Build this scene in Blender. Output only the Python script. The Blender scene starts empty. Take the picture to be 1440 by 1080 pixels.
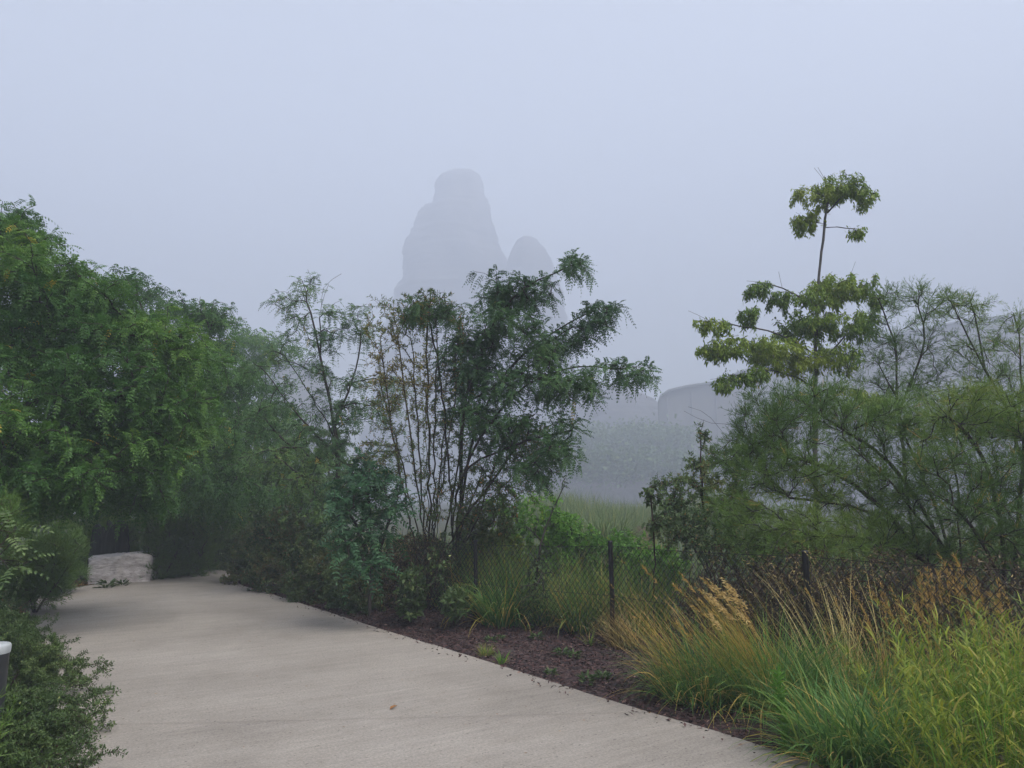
import bpy, math
import numpy as np

R = np.random.default_rng(11)
SC = bpy.context.scene
COL = SC.collection
F = 1000.0
PITCH = math.atan(0.16)
EYE = 1.6
CP, SP = math.cos(PITCH), math.sin(PITCH)


def at(px, py, Y):
    """world point seen at photo position (px, py) at ground distance Y"""
    u, v = (px - 720) / F, (540 - py) / F
    fy, fz = CP - v * SP, SP + v * CP
    s = Y / fy
    return np.array([u * s, Y, EYE + fz * s])


def gnd(px, py, z=0.0):
    u, v = (px - 720) / F, (540 - py) / F
    fy, fz = CP - v * SP, SP + v * CP
    s = (z - EYE) / fz
    return np.array([u * s, fy * s, z])


def nrm(a):
    return a / np.maximum(np.linalg.norm(a, axis=-1, keepdims=True), 1e-9)


UPV = np.array([0, 0, 1.0])


# ------------------------------------------------------------------ geometry
class Geo:
    def __init__(s):
        s.v, s.q, s.t, s.n = [], [], [], 0

    def add(s, V, Q, T=0.5):
        V = np.asarray(V, float).reshape(-1, 3)
        Q = np.asarray(Q, int).reshape(-1, 4)
        s.v.append(V)
        s.q.append(Q + s.n)
        s.t.append(np.broadcast_to(np.asarray(T, float), (len(V),)))
        s.n += len(V)

    def build(s, name, mat, parent=None, origin=(0, 0, 0), smooth=False):
        V = np.concatenate(s.v) - np.asarray(origin, float)
        Q = np.concatenate(s.q)
        T = np.concatenate(s.t)
        me = bpy.data.meshes.new(name)
        me.vertices.add(len(V))
        me.vertices.foreach_set('co', V.astype(np.float32).ravel())
        me.loops.add(len(Q) * 4)
        me.loops.foreach_set('vertex_index', Q.astype(np.int32).ravel())
        me.polygons.add(len(Q))
        me.polygons.foreach_set('loop_start', np.arange(0, len(Q) * 4, 4, dtype=np.int32))
        if smooth:
            me.polygons.foreach_set('use_smooth', np.ones(len(Q), bool))
        a = me.attributes.new('tint', 'FLOAT', 'POINT')
        a.data.foreach_set('value', T.astype(np.float32))
        me.update(calc_edges=True)
        me.materials.append(mat)
        o = bpy.data.objects.new(name, me)
        COL.objects.link(o)
        if parent is not None:
            o.parent = parent
        else:
            o.location = origin
        return o


GROUPS = {'locust_tree': 'locust trees along the path', 'thicket_tree': 'dense trees behind the left side of the path', 'hedge_shrub': 'dark shrubs at the bend',
          'tamarisk_shrub': 'tamarisks behind the fence', 'leafy_plant': 'leafy plants beyond the fence', 'broom_bush': 'broom bushes along the left of the path',
          'trailing_shrub': 'small leaved shrubs on the left edge', 'grass_tussock': 'grass tussocks by the fence', 'grass_tuft': 'small grass tufts on the mulch',
          'weed': 'small weeds on the mulch', 'dead_bush': 'brown dead bushes along the fence', 'bamboo_grass': 'bamboo grass in the corner', 'stone_slab': 'grey slabs behind the stone block',
          'rock_tower': 'rock peaks in the fog', 'feathery_plant': 'feathery plants at the left edge', 'locust_shrub': 'young locust suckers', 'shadowed_shrub': 'shadowed shrubs behind the big tamarisk'}


def tag(o, label=None, cat=None, group=None, kind=None):
    group = group or GROUPS.get(o.name.split('.')[0])
    if label:
        o['label'] = label
    if cat:
        o['category'] = cat
    if group:
        o['group'] = group
    if kind:
        o['kind'] = kind
    return o


def thing(name, label, cat, loc, group=None, rz=0.0):
    o = bpy.data.objects.new(name, None)
    o.empty_display_size = 0.1
    COL.objects.link(o)
    o.location = [float(x) for x in loc]
    o.rotation_euler = (0, 0, rz)
    return tag(o, label, cat, group)


def copy_thing(o, loc, rz, scale, label):
    c = o.copy()
    COL.objects.link(c)
    c.location = [float(x) for x in loc]
    c.rotation_euler = (0, 0, rz)
    c.scale = (scale, scale, scale)
    c['label'] = label
    for ch in list(o.children):
        d = ch.copy()
        COL.objects.link(d)
        d.parent = c
    return c


def leaves(g, P, D, N, L, W, T, fold=0.15, full=False):
    """diamond leaves; arrays of base, direction, normal, length, width, tint"""
    n = len(P)
    if n == 0:
        return
    D = nrm(D)
    S = nrm(np.cross(D, N))
    N2 = np.cross(S, D)
    L = np.broadcast_to(L, (n,))[:, None]
    W = np.broadcast_to(W, (n,))[:, None]
    T = np.broadcast_to(T, (n,))
    b = P
    r = P + D * L * .45 + S * W * .5 + N2 * W * fold
    t = P + D * L
    l = P + D * L * .45 - S * W * .5 + N2 * W * fold
    if not full:
        V = np.stack([b, r, t, l], 1).reshape(-1, 3)
        Q = np.arange(n * 4).reshape(-1, 4)
        g.add(V, Q, np.repeat(T, 4))
    else:
        m1 = P + D * L * .5
        r2 = P + D * L * .72 + S * W * .36 + N2 * W * fold * .6
        l2 = P + D * L * .72 - S * W * .36 + N2 * W * fold * .6
        r = P + D * L * .3 + S * W * .5 + N2 * W * fold
        l = P + D * L * .3 - S * W * .5 + N2 * W * fold
        t = t - UPV * L * .05
        V = np.stack([b, r, r2, t, l2, l, m1], 1).reshape(-1, 3)
        k = np.arange(n)[:, None] * 7
        Q = np.concatenate([k + np.array([0, 1, 2, 6]), k + np.array([6, 2, 3, 4]), k + np.array([0, 6, 4, 5])])
        g.add(V, Q, np.repeat(T, 7))


def rand_perp(D):
    A = nrm(R.normal(size=D.shape))
    return nrm(A - D * np.sum(A * D, -1, keepdims=True))


def blades(g, P, az, lean, bend, L, W, T, nseg=5, tip=0.0, taper=2.0):
    """curved grass blades"""
    n = len(P)
    az = np.broadcast_to(az, (n,))
    lean = np.broadcast_to(lean, (n,))
    bend = np.broadcast_to(bend, (n,))
    L = np.broadcast_to(L, (n,))
    W = np.broadcast_to(W, (n,))
    T = np.broadcast_to(T, (n,))
    h = np.stack([np.cos(az), np.sin(az), np.zeros(n)], 1)
    tw = az + math.pi / 2 + R.normal(0, .5, n)
    sd = np.stack([np.cos(tw), np.sin(tw), R.normal(0, .15, n)], 1)
    p = np.array(P, float)
    rows, tr = [], []
    for i in range(nseg + 1):
        f = i / nseg
        w = W * (1 - f ** taper) * (0.6 + 0.8 * min(f * 3, 0.5)) + .0004
        rows.append(p - sd * w[:, None] * .5)
        rows.append(p + sd * w[:, None] * .5)
        tr += [T + tip * f] * 2
        th = lean + bend * (f ** 1.3)
        p = p + (h * np.sin(th)[:, None] + UPV * np.cos(th)[:, None]) * (L / nseg)[:, None]
    V = np.stack(rows, 1)
    k = np.arange(n)[:, None, None] * (2 * (nseg + 1))
    s = np.arange(nseg)[None, :, None] * 2
    Q = k + s + np.array([0, 1, 3, 2])[None, None, :]
    g.add(V.reshape(-1, 3), Q.reshape(-1, 4), np.stack(tr, 1).ravel())
    return p


def tubes(g, A, B, ra, rb, DA, DB, T=0.5, sides=5):
    """frusta from A to B, ring at A normal to DA and at B normal to DB"""
    def ring(P, D, r):
        D = nrm(D)
        ref = np.where(np.abs(D[:, :1]) > .9, np.array([[0, 1.0, 0]]), np.array([[1.0, 0, 0]]))
        u = nrm(np.cross(D, ref))
        w = np.cross(D, u)
        a = np.arange(sides) / sides * 2 * math.pi
        return P[:, None, :] + r[:, None, None] * (np.cos(a)[None, :, None] * u[:, None, :] + np.sin(a)[None, :, None] * w[:, None, :])
    n = len(A)
    V = np.concatenate([ring(A, DA, ra), ring(B, DB, rb)], 1)
    i = np.arange(sides)
    q = np.stack([i, (i + 1) % sides, (i + 1) % sides + sides, i + sides], 1)
    Q = (np.arange(n)[:, None, None] * (2 * sides) + q[None]).reshape(-1, 4)
    g.add(V.reshape(-1, 3), Q, T)


def tube_path(g, pts, r0, r1, sides=6, T=0.5):
    pts = np.asarray(pts, float)
    d = np.gradient(pts, axis=0)
    rr = np.linspace(r0, r1, len(pts))
    tubes(g, pts[:-1], pts[1:], rr[:-1], rr[1:], d[:-1], d[1:], T, sides)


def boxes(g, C, H, ang=0.0, T=0.5):
    """one box: centre, half sizes, rotation about z"""
    s = np.array([[x, y, z] for x in (-1, 1) for y in (-1, 1) for z in (-1, 1)], float) * np.asarray(H, float)
    c, n = math.cos(ang), math.sin(ang)
    V = np.stack([s[:, 0] * c - s[:, 1] * n, s[:, 0] * n + s[:, 1] * c, s[:, 2]], 1) + np.asarray(C, float)
    g.add(V, [[0, 1, 3, 2], [4, 6, 7, 5], [0, 4, 5, 1], [2, 3, 7, 6], [0, 2, 6, 4], [1, 5, 7, 3]], T)


# ------------------------------------------------------------------ skeletons
class Skel:
    def __init__(s):
        s.limb_tw, s.wob = None, .02
        s.p, s.par, s.tw, s.d = [], [], [], []   # position, parent, twig fraction (-1 = limb), direction

    def node(s, p, par, tw=-1.0):
        p = np.asarray(p, float)
        s.p.append(p)
        s.par.append(par)
        s.tw.append(tw)
        if par >= 0:
            s.d.append(nrm(p - s.p[par]))
        else:
            s.d.append(UPV)
        return len(s.p) - 1

    def path(s, pts, start=None, seg=.2):
        """limb through control points (smoothed)"""
        pts = [np.asarray(q, float) for q in pts]
        if start is None and s.p:
            arr = np.array(s.p)
            start = int(np.argmin(np.linalg.norm(arr - pts[0], axis=1)))
            if np.linalg.norm(arr[start] - pts[0]) < .05:
                pts = pts[1:]
            pts = [s.p[start]] + pts
        if start is None:
            start = s.node(pts[0], -1)
        P = np.array(pts)
        m = nrm(np.gradient(P, axis=0))
        cur = start
        for i in range(len(P) - 1):
            a, b = P[i], P[i + 1]
            L = np.linalg.norm(b - a)
            k = max(2, int(L / seg))
            for j in range(1, k + 1):
                t = j / k
                q = (2 * t ** 3 - 3 * t ** 2 + 1) * a + (t ** 3 - 2 * t ** 2 + t) * L * m[i] + (-2 * t ** 3 + 3 * t ** 2) * b + (t ** 3 - t ** 2) * L * m[i + 1]
                if j < k:
                    q = q + R.normal(0, s.wob * .5, 3)
                f = (i + t) / (len(P) - 1)
                cur = s.node(q, cur, f if s.limb_tw is not None and f > s.limb_tw else -1.0)
        return cur

    def grow(s, tips, seg=.16, droop=.15, wob=.015, zmin=None, straight=.55):
        cap = len(s.p) + 64
        arr = np.zeros((cap, 3)); dirs = np.zeros((cap, 3)); tws = np.zeros(cap)
        n0 = len(s.p)
        arr[:n0], dirs[:n0], tws[:n0] = np.array(s.p), np.array(s.d), np.array(s.tw)
        dd = np.array([np.min(np.linalg.norm(arr[:n0] - t, axis=1)) for t in tips])
        for t in tips[np.argsort(dd)]:
            n0 = len(s.p)
            A, tw = arr[:n0], tws[:n0]
            D = t - A
            dist = np.linalg.norm(D, axis=1) + 1e-6
            cs = np.sum(D * dirs[:n0], 1) / dist
            cost = dist * (1.35 - straight * cs) + np.where(tw > .7, .12, 0)
            if zmin is not None:
                cost = cost + np.where(A[:, 2] < zmin, 1.5, 0)
            j = int(np.argmin(cost))
            L = dist[j]
            if L < .03:
                continue
            a, b = s.p[j], t
            m0 = nrm(s.d[j] * .8 + nrm(b - a) * .6) * L
            m1 = nrm(nrm(b - a) - UPV * droop * 2) * L
            k = max(2, int(L / seg))
            if n0 + k > cap:
                cap = int(cap * 1.7) + k
                arr = np.resize(arr, (cap, 3)); dirs = np.resize(dirs, (cap, 3)); tws = np.resize(tws, cap)
            cur = j
            W = R.normal(0, wob, (k, 3))
            for i in range(1, k + 1):
                u = i / k
                q = (2 * u ** 3 - 3 * u ** 2 + 1) * a + (u ** 3 - 2 * u ** 2 + u) * m0 + (-2 * u ** 3 + 3 * u ** 2) * b + (u ** 3 - u ** 2) * m1
                cur = s.node(q + W[i - 1], cur, u)
                arr[cur], dirs[cur], tws[cur] = s.p[cur], s.d[cur], u

    def wood(s, g, r0=.004, ex=2.3, rmax=.12, sides=5, T=None):
        n = len(s.p)
        P, par = np.array(s.p), np.array(s.par)
        acc = np.zeros(n)
        for i in range(n - 1, 0, -1):
            if acc[i] == 0:
                acc[i] = r0 ** ex
            acc[par[i]] += acc[i]
        if acc[0] == 0:
            acc[0] = r0 ** ex
        r = np.minimum(acc ** (1 / ex), rmax)
        # thin out towards unbranched tips
        D = np.array(s.d)
        roots = np.where(par < 0)[0]
        for q in roots:
            ch = np.where(par == q)[0]
            if len(ch):
                D[q] = D[ch[0]]
        e = np.where(par >= 0)[0]
        pa = par[e]
        big = r[e] > r[pa] * .6
        DA = np.where(big[:, None], D[pa], D[e])
        tubes(g, P[pa], P[e], np.minimum(r[pa], np.where(big, r[pa], r[e] * 1.15)), r[e], DA, D[e], .5 if T is None else T, sides)

    def segs(s, f0=.25, limbs=False):
        tw = np.array(s.tw)
        par = np.array(s.par)
        e = np.where(((tw >= f0) | (limbs & (tw < 0))) & (par >= 0))[0]
        P = np.array(s.p)
        return P[par[e]], P[e]

    def sites(s, spacing, f0=.25, limbs=False):
        """points and tangents along the twigs, about one per spacing"""
        A, B = s.segs(f0, limbs)
        L = np.linalg.norm(B - A, axis=1)
        k = np.floor(L / spacing + R.random(len(L))).astype(int)
        idx = np.repeat(np.arange(len(L)), k)
        u = R.random(len(idx))[:, None]
        return A[idx] * (1 - u) + B[idx] * u, nrm(B[idx] - A[idx])


def blob_tips(blobs, surface=.45, mult=1.0, tuft=0, per=8):
    out = []
    for (px, py, Y, rx, ry, rd, n) in blobs:
        n = int(n * mult) + 1
        c = at(px, py, Y)
        k = Y / F
        m = n if not tuft else max(2, n // per)
        d = nrm(R.normal(size=(m, 3)))
        rad = R.random(m) ** surface
        q = c + d * rad[:, None] * np.array([rx * k, rd, ry * k])
        if tuft:
            q = q[R.integers(0, m, n)] + R.normal(0, tuft, (n, 3)) * [1, 1, .55]
        out.append(q)
    return np.concatenate(out)


# leaf dressings -----------------------------------------------------------
def clump_noise(P, scale, seed=0):
    """slow variation through a crown, so neighbouring leaves share a hue"""
    q = P * scale + seed
    return (np.sin(q[:, 0] * 1.7 + np.sin(q[:, 2] * 1.3)) + np.sin(q[:, 1] * 1.9 + q[:, 2]) + np.sin(q[:, 2] * 2.3 + q[:, 0])) / 6 + .5


def pinnate(g, P, D, L, K=6, ll=.035, lw=.016, droop=.35, hang=.35, yellow=.0, rach=True, full=False, tint0=.3, trange=.35):
    n = len(P)
    L = L * R.uniform(.7, 1.2, n)
    roll = R.normal(0, .45, n)[:, None]
    S0 = nrm(np.cross(D, UPV) + 1e-6)
    base_t = np.clip(tint0 + trange * (clump_noise(P, 1.6) - .5) * 1.4 + R.normal(0, .09, n), 0.02, .8)
    y = R.random(n) < yellow
    base_t = np.where(y, R.uniform(.9, 1.0, n), base_t)
    for i in range(K + 1):
        t = .18 + .82 * i / K
        pos = P + D * (L * t)[:, None] - UPV * (droop * L * t * t)[:, None]
        tan = nrm(D - UPV * 2 * droop * t)
        nn = np.cross(S0, tan)
        S = nrm(S0 * np.cos(roll) + nn * np.sin(roll))
        k = .75 + .25 * math.sin(math.pi * (.15 + .75 * t))
        if i == K:
            leaves(g, pos, tan, np.cross(S, tan), ll * k, lw * k, base_t, full=full)
            continue
        for sg in (-1, 1):
            h = hang * R.uniform(.5, 1.4, n)[:, None]
            dr = nrm(S * sg + tan * .35 - UPV * h)
            leaves(g, pos, dr, np.cross(dr, tan) * sg + R.normal(0, .25, (n, 3)), ll * k * R.uniform(.85, 1.15, n), lw * k,
                   base_t + R.normal(0, .04, n) * (~y), full=full)
    if rach:
        a = P
        for i in range(3):
            t1 = (i + 1) / 3
            b = P + D * (L * t1)[:, None] - UPV * (droop * L * t1 * t1)[:, None]
            w = S0 * .0016
            V = np.stack([a - w, a + w, b + w, b - w], 1).reshape(-1, 3)
            g.add(V, np.arange(len(V)).reshape(-1, 4), np.repeat(base_t, 4))
            a = b


def simple(g, P, D, L, W, upbias=0.0, hang=0.0, out=.8, tint0=.4, trange=.35, yellow=0., full=False, nscale=1.6, drop=0):
    n = len(P)
    if drop:
        P = P - UPV * (R.random(n) ** 1.5 * drop)[:, None] + R.normal(0, drop * .22, (n, 3))
    d = nrm(D * (1 - out) + rand_perp(D) * out + UPV * upbias - UPV * hang * R.uniform(.4, 1.5, n)[:, None])
    t = np.clip(tint0 + trange * (clump_noise(P, nscale) - .5) * 1.4 + R.normal(0, .1, n), .02, .8)
    t = np.where(R.random(n) < yellow, R.uniform(.86, 1, n), t)
    leaves(g, P, d, R.normal(0, .7, (n, 3)) + UPV, L * R.uniform(.6, 1.25, n), W * R.uniform(.7, 1.2, n), t, full=full)


def feather(g, P, D, L=.14, ns=8, sl=.05, w=.0032, tint0=.4, trange=.4, up=.35, yellow=0.):
    """tamarisk sprays: an axis set with thread-like shoots"""
    n = len(P)
    d = nrm(D * .7 + rand_perp(D) * .8 + UPV * up)
    L = L * R.uniform(.6, 1.3, n)
    t = np.clip(tint0 + trange * (clump_noise(P, 1.3) - .5) * 1.4 + R.normal(0, .08, n), .02, .8)
    t = np.where(R.random(n) < yellow, R.uniform(.86, 1, n), t)
    leaves(g, P, d, rand_perp(d), L, w * 1.2, t)
    for i in range(ns):
        u = R.uniform(.1, .95, n)
        p = P + d * (L * u)[:, None]
        e = nrm(d * .8 + rand_perp(d) * .55 + UPV * .1)
        leaves(g, p, e, rand_perp(e), sl * R.uniform(.6, 1.4, n) * (1.15 - .5 * u), w, t + R.normal(0, .05, n))


# ------------------------------------------------------------------ materials
def new_mat(name):
    m = bpy.data.materials.new(name)
    m.use_nodes = True
    nt = m.node_tree
    nt.nodes.clear()
    out = nt.nodes.new('ShaderNodeOutputMaterial')
    return m, nt, out


def N(nt, t, **kw):
    n = nt.nodes.new(t)
    for k, v in kw.items():
        if k in n.inputs:
            n.inputs[k].default_value = v
        else:
            setattr(n, k, v)
    return n


def ramp(nt, stops, fac):
    r = nt.nodes.new('ShaderNodeValToRGB')
    e = r.color_ramp.elements
    while len(e) > 1:
        e.remove(e[-1])
    e[0].position, e[0].color = stops[0][0], (*stops[0][1], 1)
    for p, c in stops[1:]:
        q = e.new(p)
        q.color = (*c, 1)
    nt.links.new(fac, r.inputs['Fac'])
    return r.outputs['Color']


def leaf_mat(name, stops, trans=.3, rough=.5, spec=.3, gain=(1.27, 1.32, .95)):
    stops = [(p, tuple(min(.6, x * q) for x, q in zip(c, gain))) for p, c in stops]
    m, nt, out = new_mat(name)
    a = N(nt, 'ShaderNodeAttribute', attribute_name='tint')
    c = ramp(nt, stops, a.outputs['Fac'])
    b = N(nt, 'ShaderNodeBsdfPrincipled', Roughness=rough)
    b.inputs['Specular IOR Level'].default_value = spec
    nt.links.new(c, b.inputs['Base Color'])
    t = N(nt, 'ShaderNodeBsdfTranslucent')
    nt.links.new(c, t.inputs['Color'])
    x = N(nt, 'ShaderNodeMixShader')
    x.inputs[0].default_value = trans
    nt.links.new(b.outputs[0], x.inputs[1])
    nt.links.new(t.outputs[0], x.inputs[2])
    nt.links.new(x.outputs[0], out.inputs[0])
    return m


def noise_mat(name, stops, scale=4.0, detail=6, rough=.85, bump=.3, bscale=None, stretch=(1, 1, 1), spec=.3, dist=.02):
    m, nt, out = new_mat(name)
    tc = N(nt, 'ShaderNodeTexCoord')
    mp = N(nt, 'ShaderNodeMapping')
    mp.inputs['Scale'].default_value = stretch
    nt.links.new(tc.outputs['Object'], mp.inputs[0])
    nz = N(nt, 'ShaderNodeTexNoise', Scale=scale, Detail=detail)
    nz.inputs['Roughness'].default_value = .65
    nt.links.new(mp.outputs[0], nz.inputs['Vector'])
    c = ramp(nt, stops, nz.outputs['Fac'])
    b = N(nt, 'ShaderNodeBsdfPrincipled', Roughness=rough)
    b.inputs['Specular IOR Level'].default_value = spec
    nt.links.new(c, b.inputs['Base Color'])
    if bump:
        n2 = N(nt, 'ShaderNodeTexNoise', Scale=bscale or scale * 3, Detail=8)
        nt.links.new(mp.outputs[0], n2.inputs['Vector'])
        bp = N(nt, 'ShaderNodeBump', Strength=bump, Distance=dist)
        nt.links.new(n2.outputs['Fac'], bp.inputs['Height'])
        nt.links.new(bp.outputs[0], b.inputs['Normal'])
    nt.links.new(b.outputs[0], out.inputs[0])
    return m


G = lambda *a: a
M = {}
YEL = (.3, .23, .03)
M['locust'] = leaf_mat('locust_leaf', [(0, (.03, .08, .024)), (.35, (.06, .135, .036)), (.7, (.11, .2, .042)), (.85, (.15, .22, .045)), (.9, YEL), (1, (.36, .28, .04))], trans=.4)
M['locust_dark'] = leaf_mat('dark_locust_leaf', [(0, (.028, .066, .034)), (.4, (.052, .112, .05)), (.8, (.095, .165, .06)), (.9, (.2, .2, .04)), (1, (.3, .2, .04))])
M['locust_teal'] = leaf_mat('teal_locust_leaf', [(0, (.018, .05, .03)), (.4, (.03, .08, .045)), (.8, (.05, .12, .055)), (1, (.1, .16, .06))])
M['willow'] = leaf_mat('willow_leaf', [(0, (.045, .075, .03)), (.4, (.075, .115, .04)), (.7, (.13, .15, .05)), (.85, (.22, .15, .05)), (1, (.26, .11, .05))])
M['tall'] = leaf_mat('tall_tree_leaf', [(0, (.06, .11, .02)), (.4, (.12, .19, .03)), (.75, (.21, .26, .04)), (1, (.24, .24, .04))])
M['tam'] = leaf_mat('tamarisk_leaf', [(0, (.05, .095, .03)), (.4, (.09, .155, .04)), (.75, (.15, .21, .05)), (.86, (.2, .2, .05)), (1, (.34, .2, .04))], trans=.25)
M['shrub'] = leaf_mat('shrub_leaf', [(0, (.045, .08, .035)), (.4, (.085, .135, .06)), (.75, (.14, .19, .085)), (.86, (.2, .16, .08)), (1, (.3, .16, .07))])
M['darkshrub'] = leaf_mat('dark_shrub_leaf', [(0, (.025, .048, .024)), (.4, (.055, .088, .045)), (.75, (.1, .135, .065)), (.86, (.16, .1, .05)), (1, (.22, .1, .05))])
M['hedgeleaf'] = leaf_mat('hedge_leaf', [(0, (.03, .058, .03)), (.4, (.075, .115, .055)), (.75, (.14, .18, .09)), (.86, (.2, .13, .07)), (1, (.26, .12, .06))])
M['under'] = leaf_mat('understory_leaf', [(0, (.03, .06, .018)), (.4, (.065, .12, .03)), (.8, (.12, .18, .04)), (1, (.14, .13, .03))])
M['hedge'] = leaf_mat('small_leaf', [(0, (.03, .055, .022)), (.4, (.055, .09, .036)), (.75, (.1, .14, .06)), (1, (.24, .26, .12))])
M['bright'] = leaf_mat('bright_leaf', [(0, (.06, .14, .025)), (.4, (.1, .22, .04)), (.8, (.16, .3, .06)), (1, (.28, .32, .06))], trans=.4)
M['grass'] = leaf_mat('grass_blade', [(0, (.035, .08, .03)), (.35, (.06, .14, .045)), (.6, (.12, .2, .05)), (.8, (.26, .24, .07)), (1, (.42, .27, .1))], trans=.35)
M['gold'] = leaf_mat('golden_stalk', [(0, (.12, .17, .035)), (.4, (.25, .225, .05)), (.7, (.33, .21, .065)), (1, (.43, .25, .11))], trans=.3)
M['plume'] = leaf_mat('tan_plume', [(0, (.2, .13, .05)), (.6, (.36, .22, .1)), (1, (.5, .34, .19))], trans=.3)
M['straw'] = leaf_mat('dry_stalk', [(0, (.06, .045, .03)), (.4, (.13, .09, .05)), (.8, (.28, .2, .1)), (1, (.42, .33, .18))], trans=.2)
M['bamboo'] = leaf_mat('bamboo_grass_leaf', [(0, (.055, .095, .018)), (.4, (.14, .185, .028)), (.75, (.25, .265, .04)), (1, (.3, .25, .08))], trans=.4)
M['reed'] = leaf_mat('reed_blade', [(0, (.05, .085, .04)), (.4, (.09, .14, .06)), (.8, (.17, .2, .08)), (1, (.28, .24, .1))], trans=.3)
M['bark'] = noise_mat('bark', [(.3, (.025, .02, .016)), (.7, (.07, .058, .048))], scale=14, bump=.5, stretch=(1, 1, .3))
M['bark_green'] = noise_mat('olive_bark', [(.3, (.035, .029, .02)), (.7, (.085, .07, .045))], scale=14, bump=.4, stretch=(1, 1, .3))
M['bark_grey'] = noise_mat('grey_bark', [(.3, (.06, .055, .05)), (.7, (.14, .13, .12))], scale=14, bump=.4, stretch=(1, 1, .3))
M['twig'] = noise_mat('dead_twig', [(.3, (.028, .02, .015)), (.7, (.075, .05, .036))], scale=9, bump=.2)
M['post'] = noise_mat('black_post', [(.3, (.006, .006, .007)), (.66, (.012, .012, .013)), (.76, (.1, .1, .1))], scale=30, bump=.1, rough=.5)
M['wire'] = noise_mat('black_wire', [(.3, (.014, .014, .015)), (.7, (.03, .03, .03))], scale=30, bump=0, rough=.5)
M['stone'] = noise_mat('pale_stone', [(.3, (.14, .12, .11)), (.38, (.45, .4, .38)), (.55, (.6, .55, .53)), (.75, (.72, .67, .65))], scale=9, detail=12, bump=.9, bscale=16, stretch=(1, 1, 2.2), dist=.02)
M['brownrock'] = noise_mat('brown_rock', [(.3, (.025, .014, .01)), (.7, (.09, .048, .034))], scale=3, bump=.8)
M['cliff'] = noise_mat('cliff_rock', [(.3, (.05, .046, .044)), (.7, (.1, .092, .087))], scale=.25, bump=.7, bscale=.8, dist=.6)
M['hall'] = noise_mat('hall_wall', [(.3, (.08, .077, .076)), (.7, (.13, .126, .122))], scale=.1, bump=.2)
M['hallroof'] = noise_mat('hall_roof', [(.3, (.1, .1, .11)), (.7, (.15, .15, .16))], scale=.4, bump=.1)
M['board'] = noise_mat('grey_board', [(.3, (.016, .018, .015)), (.6, (.035, .037, .034)), (.75, (.07, .07, .068))], scale=4, bump=.5, stretch=(4, 4, .4))
M['metal'] = noise_mat('grey_metal', [(.3, (.022, .024, .027)), (.7, (.034, .037, .04))], scale=8, bump=.05, rough=.45, spec=.5)
M['cap'] = noise_mat('pale_cap', [(.3, (.34, .36, .37)), (.7, (.46, .48, .48))], scale=8, bump=.05, rough=.4, spec=.5)


# ------------------------------------------------------------------ setting
def concrete():
    m, nt, out = new_mat('concrete')
    tc = N(nt, 'ShaderNodeTexCoord')
    mp = N(nt, 'ShaderNodeMapping')
    mp.inputs['Rotation'].default_value = (0, 0, math.radians(-32))
    nt.links.new(tc.outputs['Object'], mp.inputs[0])

    def noise(scale, st, detail=6, rough=.6):
        q = N(nt, 'ShaderNodeMapping')
        q.inputs['Scale'].default_value = st
        nt.links.new(mp.outputs[0], q.inputs[0])
        z = N(nt, 'ShaderNodeTexNoise', Scale=scale, Detail=detail)
        z.inputs['Roughness'].default_value = rough
        nt.links.new(q.outputs[0], z.inputs['Vector'])
        return z.outputs['Fac']

    def mul(c, fac, lo, hi, a, b):
        r = N(nt, 'ShaderNodeMapRange')
        r.inputs['From Min'].default_value, r.inputs['From Max'].default_value = lo, hi
        r.inputs['To Min'].default_value, r.inputs['To Max'].default_value = a, b
        nt.links.new(fac, r.inputs['Value'])
        x = N(nt, 'ShaderNodeMix', data_type='RGBA', blend_type='MULTIPLY')
        x.inputs['Factor'].default_value = 1
        nt.links.new(c, x.inputs[6])
        nt.links.new(r.outputs[0], x.inputs[7])
        return x.outputs[2]
    c = ramp(nt, [(.3, (.25, .222, .19)), (.5, (.3, .268, .231)), (.7, (.345, .311, .272))], noise(.7, (1, 1, 1), 5))
    c = mul(c, noise(1.1, (.5, 9, 1), 8, .7), .36, .66, .93, 1.03)     # broom streaks across the path
    c = mul(c, noise(.5, (.4, 1.6, 1), 6), .34, .52, .9, 1.0)
    c = mul(c, noise(1.6, (1, 1, 1), 9, .75), .3, .42, .88, 1.0)        # damp bands
    c = mul(c, noise(9, (.35, 3, 1), 8, .75), .3, .7, .86, 1.1)
    c = mul(c, noise(60, (1, 1, 1), 3, .8), .32, .66, .74, 1.16)           # fine grain
    sp = noise(28, (1, 1.6, 1), 2)
    c = mul(c, sp, .3, .35, .45, 1.0)                                   # small pits
    b = N(nt, 'ShaderNodeBsdfPrincipled', Roughness=.8)
    b.inputs['Specular IOR Level'].default_value = .3
    nt.links.new(c, b.inputs['Base Color'])
    bp = N(nt, 'ShaderNodeBump', Strength=.35, Distance=.006)
    nt.links.new(noise(70, (.6, 1.6, 1), 5), bp.inputs['Height'])
    nt.links.new(bp.outputs[0], b.inputs['Normal'])
    nt.links.new(b.outputs[0], out.inputs[0])
    return m


def mulch():
    m, nt, out = new_mat('mulch')
    tc = N(nt, 'ShaderNodeTexCoord')
    v = N(nt, 'ShaderNodeTexVoronoi', Scale=28.0)
    nt.links.new(tc.outputs['Object'], v.inputs['Vector'])
    s = N(nt, 'ShaderNodeSeparateColor')
    nt.links.new(v.outputs['Color'], s.inputs[0])
    c = ramp(nt, [(0, (.014, .008, .008)), (.5, (.038, .02, .019)), (.9, (.075, .04, .036)), (1, (.12, .075, .065))], s.outputs[0])
    b = N(nt, 'ShaderNodeBsdfPrincipled', Roughness=.85)
    nt.links.new(c, b.inputs['Base Color'])
    bp = N(nt, 'ShaderNodeBump', Strength=.8, Distance=.02)
    nt.links.new(v.outputs['Distance'], bp.inputs['Height'])
    nt.links.new(bp.outputs[0], b.inputs['Normal'])
    nt.links.new(b.outputs[0], out.inputs[0])
    return m


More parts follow.
